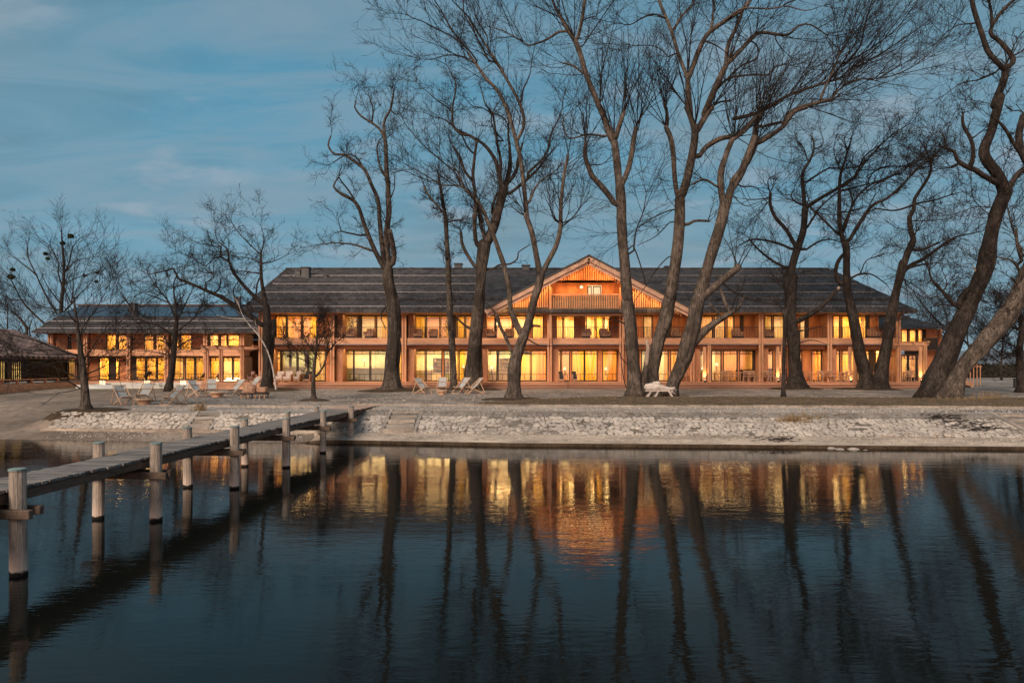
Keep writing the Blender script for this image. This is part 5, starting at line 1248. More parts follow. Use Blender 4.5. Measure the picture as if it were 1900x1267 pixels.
tree('oak_tree', 'dark oak leaning right, right stem of the pair at the right end of the terrace', 'tree', 48.0, [
 ('t', [(395,1035),(410,940),(428,850),(468,650),(498,450),(530,300),(560,150),(590,30)], 22, 13, dict(ws=[28,24,22,19,18,15,14,13], notwig=1)),
 ('e', [(1120,1250),(1170,1100),(1200,980),(1240,880)], 14, 12), ('f', [(330,1250),(400,1140),(382,1050),(370,940),(405,880),(410,800),(480,690),(530,600),(540,500)], 12, 4),
 ('f', [(540,510),(500,400),(540,300),(560,260)], 3, 1.2), ('f', [(415,835),(560,810),(700,765),(800,740)], 4, 1.2), ('f', [(392,850),(300,880),(230,890),(90,880),(0,950)], 4, 2.5), ('f', [(395,1205),(490,1190),(600,1140)], 6, 4),
 ('g', [(285,275),(350,210),(450,160),(560,80),(670,10)], 9, 4), ('f', [(470,1267),(600,1180),(720,1100),(860,1070),(940,1050)], 5, 1.5), ('g', [(340,225),(450,200),(540,190)], 5, 2),
 ('f', [(390,970),(520,970),(640,960)], 2.5, 1), ('g', [(380,110),(350,30),(400,-40)], 3, 1), ('g', [(290,300),(420,380),(500,450)], 2.5, 1), ('g', [(300,330),(450,440),(600,430)], 2.5, 1)],
 'oak', 'bark_dark', twigtop=590, dens=1.0, flare=1.2, lmul=1.1)
tree('leaning_tree', 'massive dark leaning tree with twisting limbs, left of the pale leaning trunk', 'tree', 37.2, [
 ('g', [(520,1160),(560,1000),(620,860),(690,700),(765,540),(850,350),(905,200),(940,0)], 46, 27, dict(ws=[54,46,42,38,36,31,32,27], notwig=1)),
 ('f', [(985,1267),(1010,1080),(1060,900),(1125,740)], 28, 26, dict(drift=0)),
 ('f', [(1120,760),(1080,640),(1050,590),(965,480),(955,400),(1010,270),(1050,120),(1080,0)], 25, 17), ('p', [(1085,640),(1110,570),(1150,470),(1160,395)], 16, 14),
 ('p', [(1150,410),(1060,310),(1020,200),(970,50),(960,0)], 11, 9), ('p', [(1162,405),(1205,350),(1130,250),(1070,190),(1130,80),(1210,0)], 12, 6), ('p', [(1078,175),(1075,80),(1060,0)], 7, 5), ('p', [(1220,330),(1267,290)], 4, 3),
 ('f', [(1140,740),(1180,660),(1230,590),(1290,550)], 13, 10), ('f', [(1085,690),(970,630),(880,570),(800,540),(740,490),(720,430),(650,400)], 13, 6, dict(ws=[13,12,11,10,8,7,6])), ('f', [(850,550),(870,430),(850,330),(790,220),(785,150)], 10, 6),
 ('f', [(655,400),(650,330),(600,270),(520,320)], 4, 1.5), ('f', [(785,160),(800,100),(750,90),(690,190)], 3, 1.2), ('f', [(1290,520),(1190,370),(1110,240),(1040,170)], 9, 5), ('f', [(1310,560),(1250,440),(1225,300),(1267,150)], 12, 15),
 ('g', [(690,520),(590,400),(510,310),(480,190)], 9, 3), ('g', [(700,520),(730,440),(770,390)], 14, 13, dict(notwig=1)), ('g', [(830,330),(845,280),(815,220)], 5, 4, dict(notwig=1, mat='splitwood')),
 ('f', [(740,545),(700,550)], 6, 6), ('f', [(860,330),(930,270)], 4, 2), ('f', [(1030,500),(1120,440),(1200,400)], 2.5, 1), ('g', [(600,410),(620,330),(590,250)], 3, 1.5), ('g', [(520,320),(450,340),(460,290)], 2.5, 1),
 ('g', [(690,505),(560,500),(430,540),(280,600)], 3, 1), ('p', [(975,140),(880,150),(800,200)], 4, 1.2), ('f', [(1050,870),(900,860),(750,910)], 3, 1), ('p', [(1120,420),(1000,470),(900,490),(800,560)], 4, 1.2),
 ('f', [(1040,960),(900,840),(860,760),(850,650)], 2.6, 1)],
 'oak', 'bark_dark', twigtop=600, dens=.8, flare=1.15, zoff=.1)
tree('leaning_tree', 'pale barked leaning trunk at the right edge, rightmost of the big trees', 'tree', 36.4, [
 ('g', [(640,1175),(690,1040),(760,930),(850,830),(960,700),(1070,560),(1150,430),(1210,290),(1290,120)], 34, 36, dict(ws=[44,35,32,34,37,40,38,34,30], notwig=1)),
 ('q', [(1922,478),(1935,400),(1925,300),(1950,200),(1940,60)], 24, 6), ('g', [(1170,380),(1150,240),(1090,170),(1000,150)], 8, 3), ('g', [(1180,200),(1140,60),(1130,-60)], 8, 5), ('g', [(1090,500),(1000,500),(900,420)], 3, 1), ('g', [(960,690),(900,600),(850,560)], 3, 1),
 ('f', [(1267,1230),(1210,1120),(1170,1000),(1140,880)], 5, 3), ('g', [(1060,560),(1000,430),(900,400)], 3, 1), ('q', [(1905,560),(1880,520),(1850,500)], 3, 1)],
 'oak', 'bark_pale', twigtop=620, dens=.9, flare=1.1, zoff=.1)
tree('oak_tree', 'spreading crooked oak by the birch, one long limb reaching left over the wing', 'tree', 47.2, [
 ('h', [(1045,1215),(1043,1130),(1045,1000),(1050,850),(1040,740),(1035,660)], 22, 13, dict(ws=[26,21,20,21,15,12])),
 ('h', [(1038,690),(1020,590),(1003,480),(1000,360),(1000,320)], 9, 5), ('h', [(1030,665),(960,600),(890,530),(820,440),(790,370),(740,340),(740,270)], 9, 3), ('h', [(792,375),(780,290),(720,240),(700,180)], 4, 1.2),
 ('h', [(1025,800),(950,740),(860,680),(760,610),(690,580),(620,550),(530,510),(460,480),(430,420),(380,430),(290,450)], 11, 2), ('h', [(700,580),(730,540),(740,460)], 4, 1.5), ('h', [(650,560),(640,510),(690,480),(690,420)], 3.5, 1.5),
 ('h', [(1000,380),(930,350),(850,340)], 3, 1.2), ('h', [(1002,450),(930,440),(860,430)], 3.5, 1.2), ('h', [(1005,380),(1080,370),(1170,330)], 3, 1), ('h', [(1000,330),(960,290),(870,200),(810,120)], 3, 1.2), ('h', [(1000,325),(1020,220),(1000,140)], 3, 1.2),
 ('h', [(740,280),(680,270),(600,250)], 2.5, 1), ('h', [(740,345),(690,350),(640,400),(560,350),(490,320)], 3, 1), ('h', [(840,660),(820,560),(850,500)], 3, 1.5), ('h', [(530,512),(450,530),(380,560)], 3, 1), ('h', [(1080,880),(1090,800),(1085,760)], 10, 9, dict(notwig=1)),
 ('h', [(970,600),(975,520),(1000,460)], 3.5, 3), ('h', [(700,440),(640,445),(540,400)], 2.5, 1)],
 'oak', 'bark_dark', twigtop=560, dens=.95, flare=1.2, mound=(1.7, .16))
tree('birch_tree', 'slender leaning birch with white bark beside the woven loungers', 'tree', 46.4, [
 ('h', [(1100,1215),(1080,1080),(1045,960),(990,860),(930,790),(880,720),(845,620)], 6, 2.2, dict(ws=[4.4,3.6,3.0,2.5,2.0,1.6,1.2])), ('h', [(895,745),(790,740),(710,720)], 1.8, .9), ('h', [(1000,880),(970,800),(960,740)], 1.8, .9), ('h', [(860,660),(820,600),(770,570)], 1.5, .8)],
 'fine', 'birch', twigtop=620, dens=.9, flare=1.1, lmul=.6)
tree('small_tree', 'small round headed bare tree on the gravel between pier and hotel', 'tree', 37.4, [
 ('u', [(770,1112),(765,1000),(768,900),(775,820),(790,700),(800,560)], 9, 3.5, dict(ws=[11,9,8,7,5,3])), ('u', [(775,940),(840,850),(870,750),(870,680)], 5, 2.5), ('u', [(765,880),(700,800),(620,760)], 3, 1.2), ('u', [(785,760),(720,660),(680,580)], 3, 1.2),
 ('u', [(795,700),(840,600),(850,520)], 3, 1.2), ('u', [(870,740),(940,660),(990,620)], 3, 1), ('u', [(870,700),(900,600),(890,520)], 2.5, 1), ('u', [(775,800),(650,720),(560,640)], 2.5, 1)],
 'bushy', 'bark', twigtop=690, dens=1.25, flare=1.2, mound=(.75, .10), lmul=.75)
tree('lime_tree', 'rounded bare tree in front of the pool terrace', 'tree', 46.0, [
 ('h', [(398,1195),(420,1080),(430,950),(440,850),(450,760)], 13, 8, dict(ws=[15,12,11,10,8])), ('h', [(450,770),(400,640),(340,560),(280,480)], 5, 1.5), ('h', [(452,760),(520,620),(560,540)], 4, 1.5), ('h', [(438,860),(330,790),(200,740),(120,620),(60,540)], 5, 1.2),
 ('h', [(435,940),(560,870),(660,850)], 4, 1.2), ('h', [(448,770),(440,640),(430,520),(460,440)], 5, 1.5), ('h', [(445,830),(560,740),(620,640)], 4, 1.2), ('h', [(430,930),(330,880),(240,880)], 3, 1.2), ('h', [(400,640),(300,600),(190,560)], 3, 1), ('h', [(470,700),(600,700),(700,640)], 3, 1), ('h', [(425,990),(300,960),(160,950)], 3, 1)],
 'bushy', 'bark_dark', twigtop=680, dens=.85, flare=1.25, lmul=1.2)
tree('lakeside_tree', 'small bare tree on the soil patch at the left, drooping lower branches', 'tree', 31.9, [
 ('r', [(920,1145),(912,1000),(902,850),(880,650),(860,520),(840,350),(820,200),(800,50),(790,-60)], 15, 3, dict(ws=[18,15,14,12,10,7,5,4,2.5])), ('r', [(880,830),(720,760),(500,670),(300,640)], 3.5, 1), ('r', [(870,935),(730,850),(560,800),(330,770)], 3.5, 1),
 ('r', [(862,590),(600,500),(400,420),(200,370),(60,340)], 4, 1), ('r', [(900,620),(1000,470),(1060,380)], 4, 1), ('r', [(905,780),(1050,720),(1200,650)], 3.5, 1), ('r', [(900,700),(980,620),(1100,600),(1230,560)], 3, 1), ('r', [(850,450),(700,330),(600,200)], 3.5, 1),
 ('r', [(845,400),(900,250),(1000,130)], 3, 1), ('r', [(870,560),(700,560),(400,560),(150,520)], 3, 1), ('r', [(820,230),(740,120),(720,0)], 3, 1), ('r', [(905,830),(1000,800),(1140,790)], 3, 1), ('r', [(850,500),(960,420),(1150,300)], 3, 1), ('r', [(880,640),(640,640),(380,690),(100,640)], 2.6, 1)],
 'fine', 'bark', twigtop=730, dens=.65, flare=1.3, mound=(1.5, .06))
mist = tree('poplar_tree', 'far poplar with dark mistletoe balls, leftmost tall tree beyond the buildings', 'tree', 76.0, [
 ('i', [(655,1500),(655,1080),(660,900),(680,700),(682,500),(665,300),(655,150)], 8, 2, dict(ws=[9,8,7,6,5,3.5,1.5], drift=0)), ('i', [(620,1300),(480,1160),(330,1020),(230,900),(150,750),(100,650),(20,570)], 5, 1.2), ('i', [(640,1100),(500,870),(390,640),(300,440),(290,300),(270,270)], 4, 1.2),
 ('i', [(650,950),(600,880),(500,740),(400,520)], 3.5, 1), ('i', [(655,1050),(740,970),(830,860),(950,740),(1060,600)], 4, 1), ('i', [(700,1010),(760,940),(690,800),(700,700)], 3, 1.2), ('i', [(690,620),(740,500),(780,330),(850,250)], 3.5, 1.2), ('i', [(690,620),(800,490),(940,450)], 3, 1),
 ('i', [(670,780),(620,600),(630,520),(540,340),(400,220)], 3.5, 1), ('i', [(240,900),(130,900),(20,840)], 2.5, 1), ('i', [(150,780),(60,710),(0,700)], 2.5, 1), ('i', [(640,1000),(480,980),(300,920)], 3, 1), ('i', [(660,760),(760,690),(900,640),(1040,600)], 3, 1), ('i', [(380,620),(220,500),(80,390)], 3, 1),
 ('i', [(760,960),(780,800),(800,520)], 3, 1)], 'fine', 'bark_dark', twigtop=600, dens=.5, flare=1.1, minz=1.5, lmul=1.0)
for (x, y, rpx) in ((120, 655, 38), (135, 578, 24), (488, 408, 22), (510, 460, 20), (670, 295, 26), (755, 220, 34), (1030, 705, 16), (1037, 610, 14), (905, 640, 14)):
    c = P(x / 5.76, 400 + y / 5.76, 76); b = MB(); leafball(b, tuple(c), rpx / 5.76 * 76 / F * .95, 260, .12, .75)
    b.build('mistletoe', M['leafgreen'], mist)
def farlimbs(px, by, h, n, sp, seed):
    rs = random.Random(seed); L = [('q', [(px, by), (px + rs.uniform(-3, 3), by - h * .35), (px + rs.uniform(-6, 6), by - h * .7), (px + rs.uniform(-8, 8), by - h)], 5, 1.5, dict(drift=0))]
    for k in range(n):
        y = by - h * rs.uniform(.2, .7); s_ = rs.choice((-1, 1)); l_ = h * rs.uniform(.25, .5)
        L.append(('q', [(px, y), (px + s_ * l_ * .5 * sp, y - l_ * .4), (px + s_ * l_ * sp, y - l_ * .9)], 3, 1))
    return L
for (px, by, h, n, d, lab, sp) in ((12, 690, 125, 6, 95, 'far bare tree behind the pavilion roof at the left edge', .8), (58, 660, 70, 5, 90, 'far bare shrubby tree behind the pavilion roof ridge', .8),
        (1752, 705, 150, 8, 88, 'far bare tree seen left of the massive leaning trunk', .8), (1800, 705, 120, 7, 92, 'far bare tree seen between the two leaning trunks', .8), (1858, 705, 110, 8, 80, 'far small bare tree before the hedge, right of the leaning trunks', 1.0)):
    tree('far_tree', lab, 'tree', d, farlimbs(px, by, h, n, sp, px), 'oak', 'bark_dark', twigtop=690, dens=.8, flare=1.1, minz=1.5, lmul=1.9)
tree('garden_tree', 'dark densely twigged tree cut by the right edge of the photo', 'tree', 44.0, [
 ('q', [(1896,722),(1893,690),(1892,650),(1896,610),(1890,570)], 14, 7, dict(ws=[17,14,12,9,6])), ('q', [(1893,650),(1860,630),(1830,615)], 4, 1), ('q', [(1893,615),(1870,590),(1850,570)], 4, 1), ('q', [(1895,600),(1915,570),(1925,540)], 4, 1), ('q', [(1892,660),(1870,655),(1845,668)], 3, 1), ('q', [(1895,600),(1885,560),(1890,530)], 3, 1)],
 'bushy', 'bark_dark', twigtop=690, dens=3.0, flare=1.3, lmul=1.0)
tree('topped_trunk', 'small dark leaning topped trunk behind the pavilion roof', 'tree', 66.0, [('i', [(310,1260),(260,1160),(195,1080)], 6, 5), ('i', [(200,1085),(120,1020),(60,960)], 2, 1)], 'fine', 'bark_dark', twigtop=615, dens=4, minz=1.5, flare=1, lmul=1.2)

# ------------------------------------------------------------------ pier
pier = empty('wooden_pier', (-7.5, 18, 0), label='weathered wooden pier on round posts running from the lower left to the shore', cat='pier')
def pxr(d): return -7.27 + .033 * (d - 9.87)
def pxl(d): return -8.12 + .008 * (d - 13.5)
def pz(d): return float(np.interp(d, [5, 16, 33.2], [1.245, 1.225, 1.165]))
pm = []
for k in range(7):
    b = MB(); w_ = random.uniform(.128, .136)
    b.box(-.5, .5, -w_/2, w_/2, -.045, 0); pm.append(b.mesh('plank', M['greywood']))
newp = mat('newer_planks', (.42, .31, .25), .75, .2, 1.8, .3, .006, 22, (.35, 3, 1), fine=.3)
pmn = MB().box(-.5, .5, -.066, .066, -.045, 0).mesh('plank', newp)
d = 5.2; k = 0
while d < 33.1:
    xl, xr = pxl(d) + random.uniform(-.025, .025), pxr(d) + random.uniform(-.025, .025)
    if d > 30.6: xr += .12 * (d - 30.6) / 2.5; xl -= .1 * (d - 30.6) / 2.5
    o = bpy.data.objects.new('plank', pmn if d > 29.6 else random.choice(pm)); COL.objects.link(o); o.parent = pier
    o.location = ((xl + xr) / 2 + 7.5, d - 18, pz(d) + random.uniform(-.005, .006)); o.scale = (xr - xl, 1, 1)
    o.rotation_euler = (random.uniform(-.012, .012), random.uniform(-.006, .006), random.uniform(-.008, .008)); d += .146; k += 1
for s in (0, .5, 1):
    for (da, db) in ((5.2, 13.3), (13.32, 20.4), (20.42, 27.7), (27.72, 32.6)):
        xa = pxl(da) + .09 + (pxr(da) - pxl(da) - .18) * s; xb = pxl(db) + .09 + (pxr(db) - pxl(db) - .18) * s
        MB().beam((xa, da, pz(da) - .15), (xb, db, pz(db) - .13), .11, .15).build('stringer', M['beamwood'], pier, bevel=.01)
rp = [(-7.13, 9.87, 1.54), (-6.97, 13.37, 1.53), (-6.87, 16.9, 1.55), (-6.76, 20.45, 1.47), (-6.62, 23.9, 1.47), (-6.56, 27.8, 1.42), (-7.2, 6.3, 1.5)]
lp = [(-8.2, 13.54, 1.52), (-8.11, 17.1, 1.50), (-8.08, 20.66, 1.44), (-8.0, 24.3, 1.42), (-8.0, 28.0, 1.38), (-8.3, 10.0, 1.5)]
for (x, y, zt) in rp + lp:
    r = random.uniform(.104, .118); lean = (random.uniform(-.02, .02), random.uniform(-.02, .02))
    b = MB().tube([(x - lean[0], y - lean[1], -1.1), (x, y, 0), (x + lean[0] * .5, y, .7), (x + lean[0], y + lean[1], zt - .035)], [r * 1.05, r * 1.02, r, r * .97], 12, wob=.07, seed=x * 3 + y)
    p_ = b.build('post', M['post'], pier)
    MB().lathe((x + lean[0], y + lean[1], zt - .033), [(r * 1.04, 0), (r * 1.05, .025), (r * .8, .035)], 12).build('cap', M['postcap'], p_)
for (a, c) in zip(rp[:6], [(-8.3, 10.0, 0)] + lp[:5]):
    for s in (-.17, .17):
        MB().beam((c[0] - .22, c[1] + s, pz(c[1]) - .34), (a[0] + (.30 if s < 0 else .22), a[1] + s, pz(a[1]) - .33), .09, .13).build('cross_beam', M['beamwood'], pier, bevel=.01)

# ------------------------------------------------------------------ deck chairs and low tables
def make_deckchair():
    r = empty('deck_chair', (0, 0, 0))
    w2 = .29
    def fr(p, q, hw, name):
        b = MB()
        for s in (-1, 1): b.beam((p[0], s * hw, p[1]), (q[0], s * hw, q[1]), .026, .05)
        b.beam((p[0], -hw, p[1]), (p[0], hw, p[1]), .035, .035); b.beam((q[0], -hw, q[1] + .01), (q[0], hw, q[1] + .01), .03, .03)
        b.build(name, M['chairwood'], r)
    fr((-.55, .98), (.50, .02), .30, 'back_frame'); fr((.42, .42), (-.52, .02), .26, 'seat_frame'); fr((-.28, .72), (-.62, .05), .335, 'prop_frame')
    n = 10; v = []; f = []
    for i in range(n + 1):
        u = i / n; x = -.55 + .97 * u; z = .98 + (.42 - .98) * u - .30 * math.sin(math.pi * u) ** .9 * (.6 + .5 * u)
        for s in (-1, 1):
            v += [(x, s * .235, z), (x + .006, s * .235, z - .012)]
    for i in range(n):
        a = i * 4; b_ = a + 4; f += [(a, b_, b_+2, a+2), (a+1, a+3, b_+3, b_+1), (a, a+1, b_+1, b_), (a+2, b_+2, b_+3, a+3)]
    b = MB(); b.v = v; b.f = f; b.build('canvas', M['canvas'], r, smooth=False)
    return r
proto = None
def place(proto_fn, store, x, y, z, rz, label, cat, group):
    if store[0] is None: o = store[0] = proto_fn(); first = True
    else: o = copy_tree(store[0])
    o.location = (x, y, z); o.rotation_euler = (0, 0, rz); tag(o, label, cat, group); return o
DC = [None]
for (px, py, d, an, lab) in (
    (229, 752, 34.6, -38, 'leftmost deck chair, its back to the small tree on the soil patch'),
    (267, 748, 36.3, -88, 'deck chair facing the lake right behind the nearest round low table'),
    (320, 752, 34.6, 244, 'deck chair turned left with crossing legs, right of the nearest low table'),
    (366, 738, 40.6, -32, 'deck chair turned right, left neighbour of the farther round low table'),
    (392, 735, 41.8, -70, 'deck chair behind the farther round low table, facing the lake'),
    (436, 735, 41.6, 243, 'deck chair turned left between the farther low table and the wicker bench'),
    (466, 728, 43.5, 243, 'deck chair mostly hidden behind the wicker covered bench'),
    (785, 733, 42.8, -42, 'leftmost deck chair of the group right of the tall lone oak'),
    (820, 733, 43.6, -90, 'deck chair directly behind the drum table between the two oaks'),
    (855, 733, 43.2, 228, 'deck chair with wide canvas leaning back to the right of the drum table'),
    (879, 733, 43.0, 206, 'deck chair seen nearly side on, rightmost of all')):
    place(make_deckchair, DC, X(px, d), d, gz(X(px, d), d) + .005, R(an), lab, 'deck chair', 'folding deck chairs with grey canvas on the gravel')
def lowtable(px, d, r, lab, h=.32):
    x = X(px, d); z = gz(x, d); t_ = empty('low_table', (x, d, z), label=lab, cat='table', group='round wooden low tables between deck chairs')
    MB().lathe((x, d, z), [(r * .72, 0), (r * .74, h - .07)], 18).build('base', M['teak'], t_)
    MB().lathe((x, d, z + h - .068), [(r, 0), (r, .055), (r * .97, .065)], 22).build('table_top', M['chairwood'], t_)
lowtable(267, 34.6, .41, 'round low wooden table nearest the lake, between the first three deck chairs')
lowtable(403, 40.2, .40, 'farther round low table, among the three deck chairs by the terrace')
lowtable(820, 41.6, .30, 'small drum table between the two oaks, without wide rim', .30)

# bench with wicker seats
x0 = X(474, 39.4); z0 = gz(x0, 39.4)
wb = empty('slatted_bench', (x0, 39.4, z0), label='low wooden bench on many legs beside the birch, carrying two wicker pieces', cat='bench')
MB().box(x0 - .78, x0 + .72, 39.05, 39.75, z0 + .24, z0 + .31).build('seat', M['blackfurn'], wb, bevel=.01)
for sx in (-.7, -.3, .1, .35, .62):
    for sy in (39.1, 39.68): MB().box(x0 + sx - .03, x0 + sx + .03, sy - .03, sy + .03, z0, z0 + .24).build('leg', M['teak'], wb)
b = MB(); NU, NV = 14, 10
for i in range(NV + 1):
    for k in range(NU):
        a = 2 * math.pi * k / NU; th = (i / NV) * math.pi / 2; rr = math.cos(th) ** .6 * (1 + .08 * noise.noise(Vector((a, i, 2))))
        b.v.append((x0 - .36 + .42 * rr * math.cos(a) + .10 * math.sin(th), 39.4 + .36 * rr * math.sin(a), z0 + .312 + .50 * math.sin(th) ** .9 + .03 * noise.noise(Vector((a * 2, i, 5)))))
for i in range(NV):
    for k in range(NU): b.f.append((i*NU+k, i*NU+(k+1) % NU, (i+1)*NU+(k+1) % NU, (i+1)*NU+k))
tag(b.build('wicker_basket', M['rattan'], org=(x0 - .36, 39.4, z0 + .31)), 'large humped wicker basket on the left half of the low bench', 'basket')
tag(MB().hexa([(x0 + .14, 39.15, z0 + .312), (x0 + .68, 39.15, z0 + .312), (x0 + .68, 39.65, z0 + .312), (x0 + .14, 39.65, z0 + .312), (x0 + .12, 39.13, z0 + .60), (x0 + .66, 39.17, z0 + .66), (x0 + .68, 39.62, z0 + .66), (x0 + .14, 39.66, z0 + .60)]).build('wicker_pouf', M['rattan'], org=(x0 + .4, 39.4, z0 + .312), bevel=.06), 'square wicker pouf on the right half of the low bench', 'pouf')

# driftwood bench under the willows
xb, db = X(1222, 38.6), 38.6; zb = vz(xb, db)
bn = empty('driftwood_bench', (xb, db, zb), label='whitish driftwood log bench on splayed legs at the foot of the willows', cat='bench')
MB().tube([(xb - .78, db, zb + .46), (xb - .70, db, zb + .50), (xb - .45, db, zb + .53), (xb - .1, db, zb + .52), (xb + .25, db, zb + .47), (xb + .55, db + .02, zb + .42), (xb + .85, db + .05, zb + .46), (xb + .95, db + .05, zb + .52)],
          [.10, .20, .23, .22, .19, .14, .08, .02], 14, wob=.28, seed=4).build('log', M['hide'], bn, smooth=True)
MB().tube([(xb - .42, db + .02, zb + .66), (xb - .25, db, zb + .74), (xb - .02, db, zb + .76), (xb + .16, db, zb + .66)], [.08, .15, .15, .05], 10, wob=.3, seed=9).build('knob', M['hide'], bn, smooth=True)
MB().box(xb - .76, xb + .62, db - .17, db + .17, zb + .30, zb + .36).build('seat_board', M['hide'], bn, bevel=.02)
for (sx, dx) in ((-.45, -.22), (-.05, -.18), (.55, .22)):
    for sy in (-.13, .13):
        MB().beam((xb + sx, db + sy, zb + .32), (xb + sx + dx, db + sy * 1.7, zb - .02), .08, .07).build('leg', M['hide'], bn)
for k in range(6):
    a = random.uniform(-.6, .9); p = Vector((xb + .7, db, zb + .42 - .04 * k)); q = p + Vector((.35 * math.cos(a), .1, .3 * math.sin(a)))
    MB().tube([p, (p + q) / 2 + Vector((0, 0, .04)), q], [.03, .02, .008], 5).build('root', M['hide'], bn)

# ------------------------------------------------------------------ terrace furniture
def make_chair():
    r = empty('terrace_chair', (0, 0, 0)); b = MB()
    MB().box(-.23, .23, -.22, .22, .42, .46).build('seat', M['teak'], r)
    for sx in (-.21, .21):
        for sy in (-.20, .20): MB().box(sx - .02, sx + .02, sy - .02, sy + .02, 0, .42 if sx > 0 else .84).build('leg', M['teak'], r)
    b.box(-.225, -.195, -.18, .18, .74, .84).box(-.22, -.2, -.18, .18, .58, .64)
    for sy in (-.2, .2): b.box(-.19, .22, sy - .02, sy + .02, .64, .67)
    b.build('back_and_arms', M['teak'], r); return r
def make_table():
    r = empty('terrace_table', (0, 0, 0)); MB().box(-.38, .38, -.38, .38, .70, .745).build('table_top', M['teak'], r)
    for sx in (-.34, .34):
        for sy in (-.34, .34): MB().box(sx - .025, sx + .025, sy - .025, sy + .025, 0, .70).build('leg', M['teak'], r)
    return r
CH = [None]; TB = [None]; ZT = 1.886
tabs = [(1262, 'behind the stem of the bench tree'), (1297, 'left of the first uplit post'), (1336, 'right of the first uplit post'), (1378, 'midway between two uplit posts'), (1412, 'left of the thin young trunk'), (1512, 'right of the crooked oak'), (1561, 'left of the forked pair of oaks'), (1634, 'between the oak pair'), (1673, 'at the terrace right end')]
for i, (px, wh) in enumerate(tabs):
    dd = 51.35 + .2 * (i % 2)
    place(make_table, TB, X(px, dd), dd, ZT, random.uniform(-.1, .1), 'square teak table on the restaurant terrace, ' + wh, 'table', 'teak tables on the restaurant terrace')
    for k, (ox, oy, rz, sd_) in enumerate(((-.62, 0, 0, 'left'), (.62, 0, 180, 'right'), (0.05, -.62, 90, 'on the lake side'))):
        if k == 2 and i in (1, 7): continue
        place(make_chair, CH, X(px, dd) + ox, dd + oy, ZT, R(rz) + random.uniform(-.25, .25), 'teak armchair %s of the table %s' % (sd_, wh), 'chair', 'teak armchairs on the restaurant terrace')
# extra row of chairs
for k, px in enumerate((1352, 1394, 1431, 1543, 1579)):
    place(make_chair, CH, X(px, 50.5), 50.5, ZT, R(-90) + random.uniform(-.3, .3), ['single teak chair near the edge left of the midway table', 'single teak chair near the edge right of the midway table', 'single teak chair near the edge just left of the thin trunk', 'single teak chair near the edge left of the forked oak', 'single teak chair near the edge touching the left oak stem'][k], 'chair', 'teak armchairs on the restaurant terrace')
# sofa group on the left part
def sofa(px, wpx, d, lab, m='cushion', nm='sofa', rz=0):
    x = X(px, d); w2 = wpx * d / F / 2; r = empty(nm, (x, d, ZT), label=lab, cat='sofa' if nm == 'sofa' else 'armchair')
    MB().box(x - w2, x + w2, d - .4, d + .35, ZT + .10, ZT + .22).build('frame', M['teak'], r)
    for s in (-1, 1):
        for t_ in (-.35, .3): MB().box(x + s * (w2 - .05) - .03, x + s * (w2 - .05) + .03, d + t_ - .03, d + t_ + .03, ZT, ZT + .10).build('leg', M['teak'], r)
    MB().box(x - w2 + .02, x + w2 - .02, d - .4, d + .15, ZT + .222, ZT + .42).build('seat_cushion', M[m], r, bevel=.03)
    MB().hexa([(x - w2 + .03, d + .12, ZT + .40), (x + w2 - .03, d + .12, ZT + .40), (x + w2 - .03, d + .32, ZT + .40), (x - w2 + .03, d + .32, ZT + .40), (x - w2 + .03, d + .24, ZT + .80), (x + w2 - .03, d + .24, ZT + .80), (x + w2 - .03, d + .40, ZT + .80), (x - w2 + .03, d + .40, ZT + .80)]).build('back_cushion', M[m], r, bevel=.03)
    for s in (-1, 1): MB().box(x + s * w2 - .03, x + s * w2 + .03, d - .38, d + .3, ZT + .22, ZT + .58).build('armrest', M['teak'], r)
sofa(519, 15, 51.2, 'off white garden sofa module nearest the birch trunk')
sofa(535, 15, 51.2, 'off white garden sofa module, the right one of the two')
sofa(553, 11, 51.0, 'off white cushioned armchair right of the two sofa modules', nm='armchair')
sofa(571, 12, 51.3, 'black lounge armchair left of the small round headed tree', 'blackfurn', 'armchair')
sofa(484, 11, 51.0, 'pale armchair on the terrace left of the spreading oak', nm='armchair')
sofa(467, 8, 51.6, 'rose coloured small armchair near the pergola end', 'int_pink', 'armchair')
def lounger(px, d, lab):
    x = X(px, d); r = empty('sun_lounger', (x, d, ZT), label=lab, cat='sun lounger', group='black loungers on the spa terrace')
    MB().hexa([(x - .5, d - .3, ZT + .22), (x + .35, d - .3, ZT + .22), (x + .35, d + .3, ZT + .22), (x - .5, d + .3, ZT + .22), (x - .5, d - .3, ZT + .30), (x + .35, d - .3, ZT + .28), (x + .35, d + .3, ZT + .28), (x - .5, d + .3, ZT + .30)]).build('seat', M['blackfurn'], r)
    MB().beam((x + .3, d, ZT + .25), (x + .72, d, ZT + .72), .6, .07, (1, 0, 0)).build('backrest', M['blackfurn'], r)
    for sx in (-.45, .3):
        for sy in (-.25, .25): MB().box(x + sx - .02, x + sx + .02, d + sy - .02, d + sy + .02, ZT, ZT + .23).build('leg', M['blackfurn'], r)
lounger(368, 56.4, 'black lounger left of the first pergola post'); lounger(396, 56.4, 'black lounger between the first two pergola posts')
lounger(262, 56.8, 'black lounger by the ochre windows left of the rounded tree')
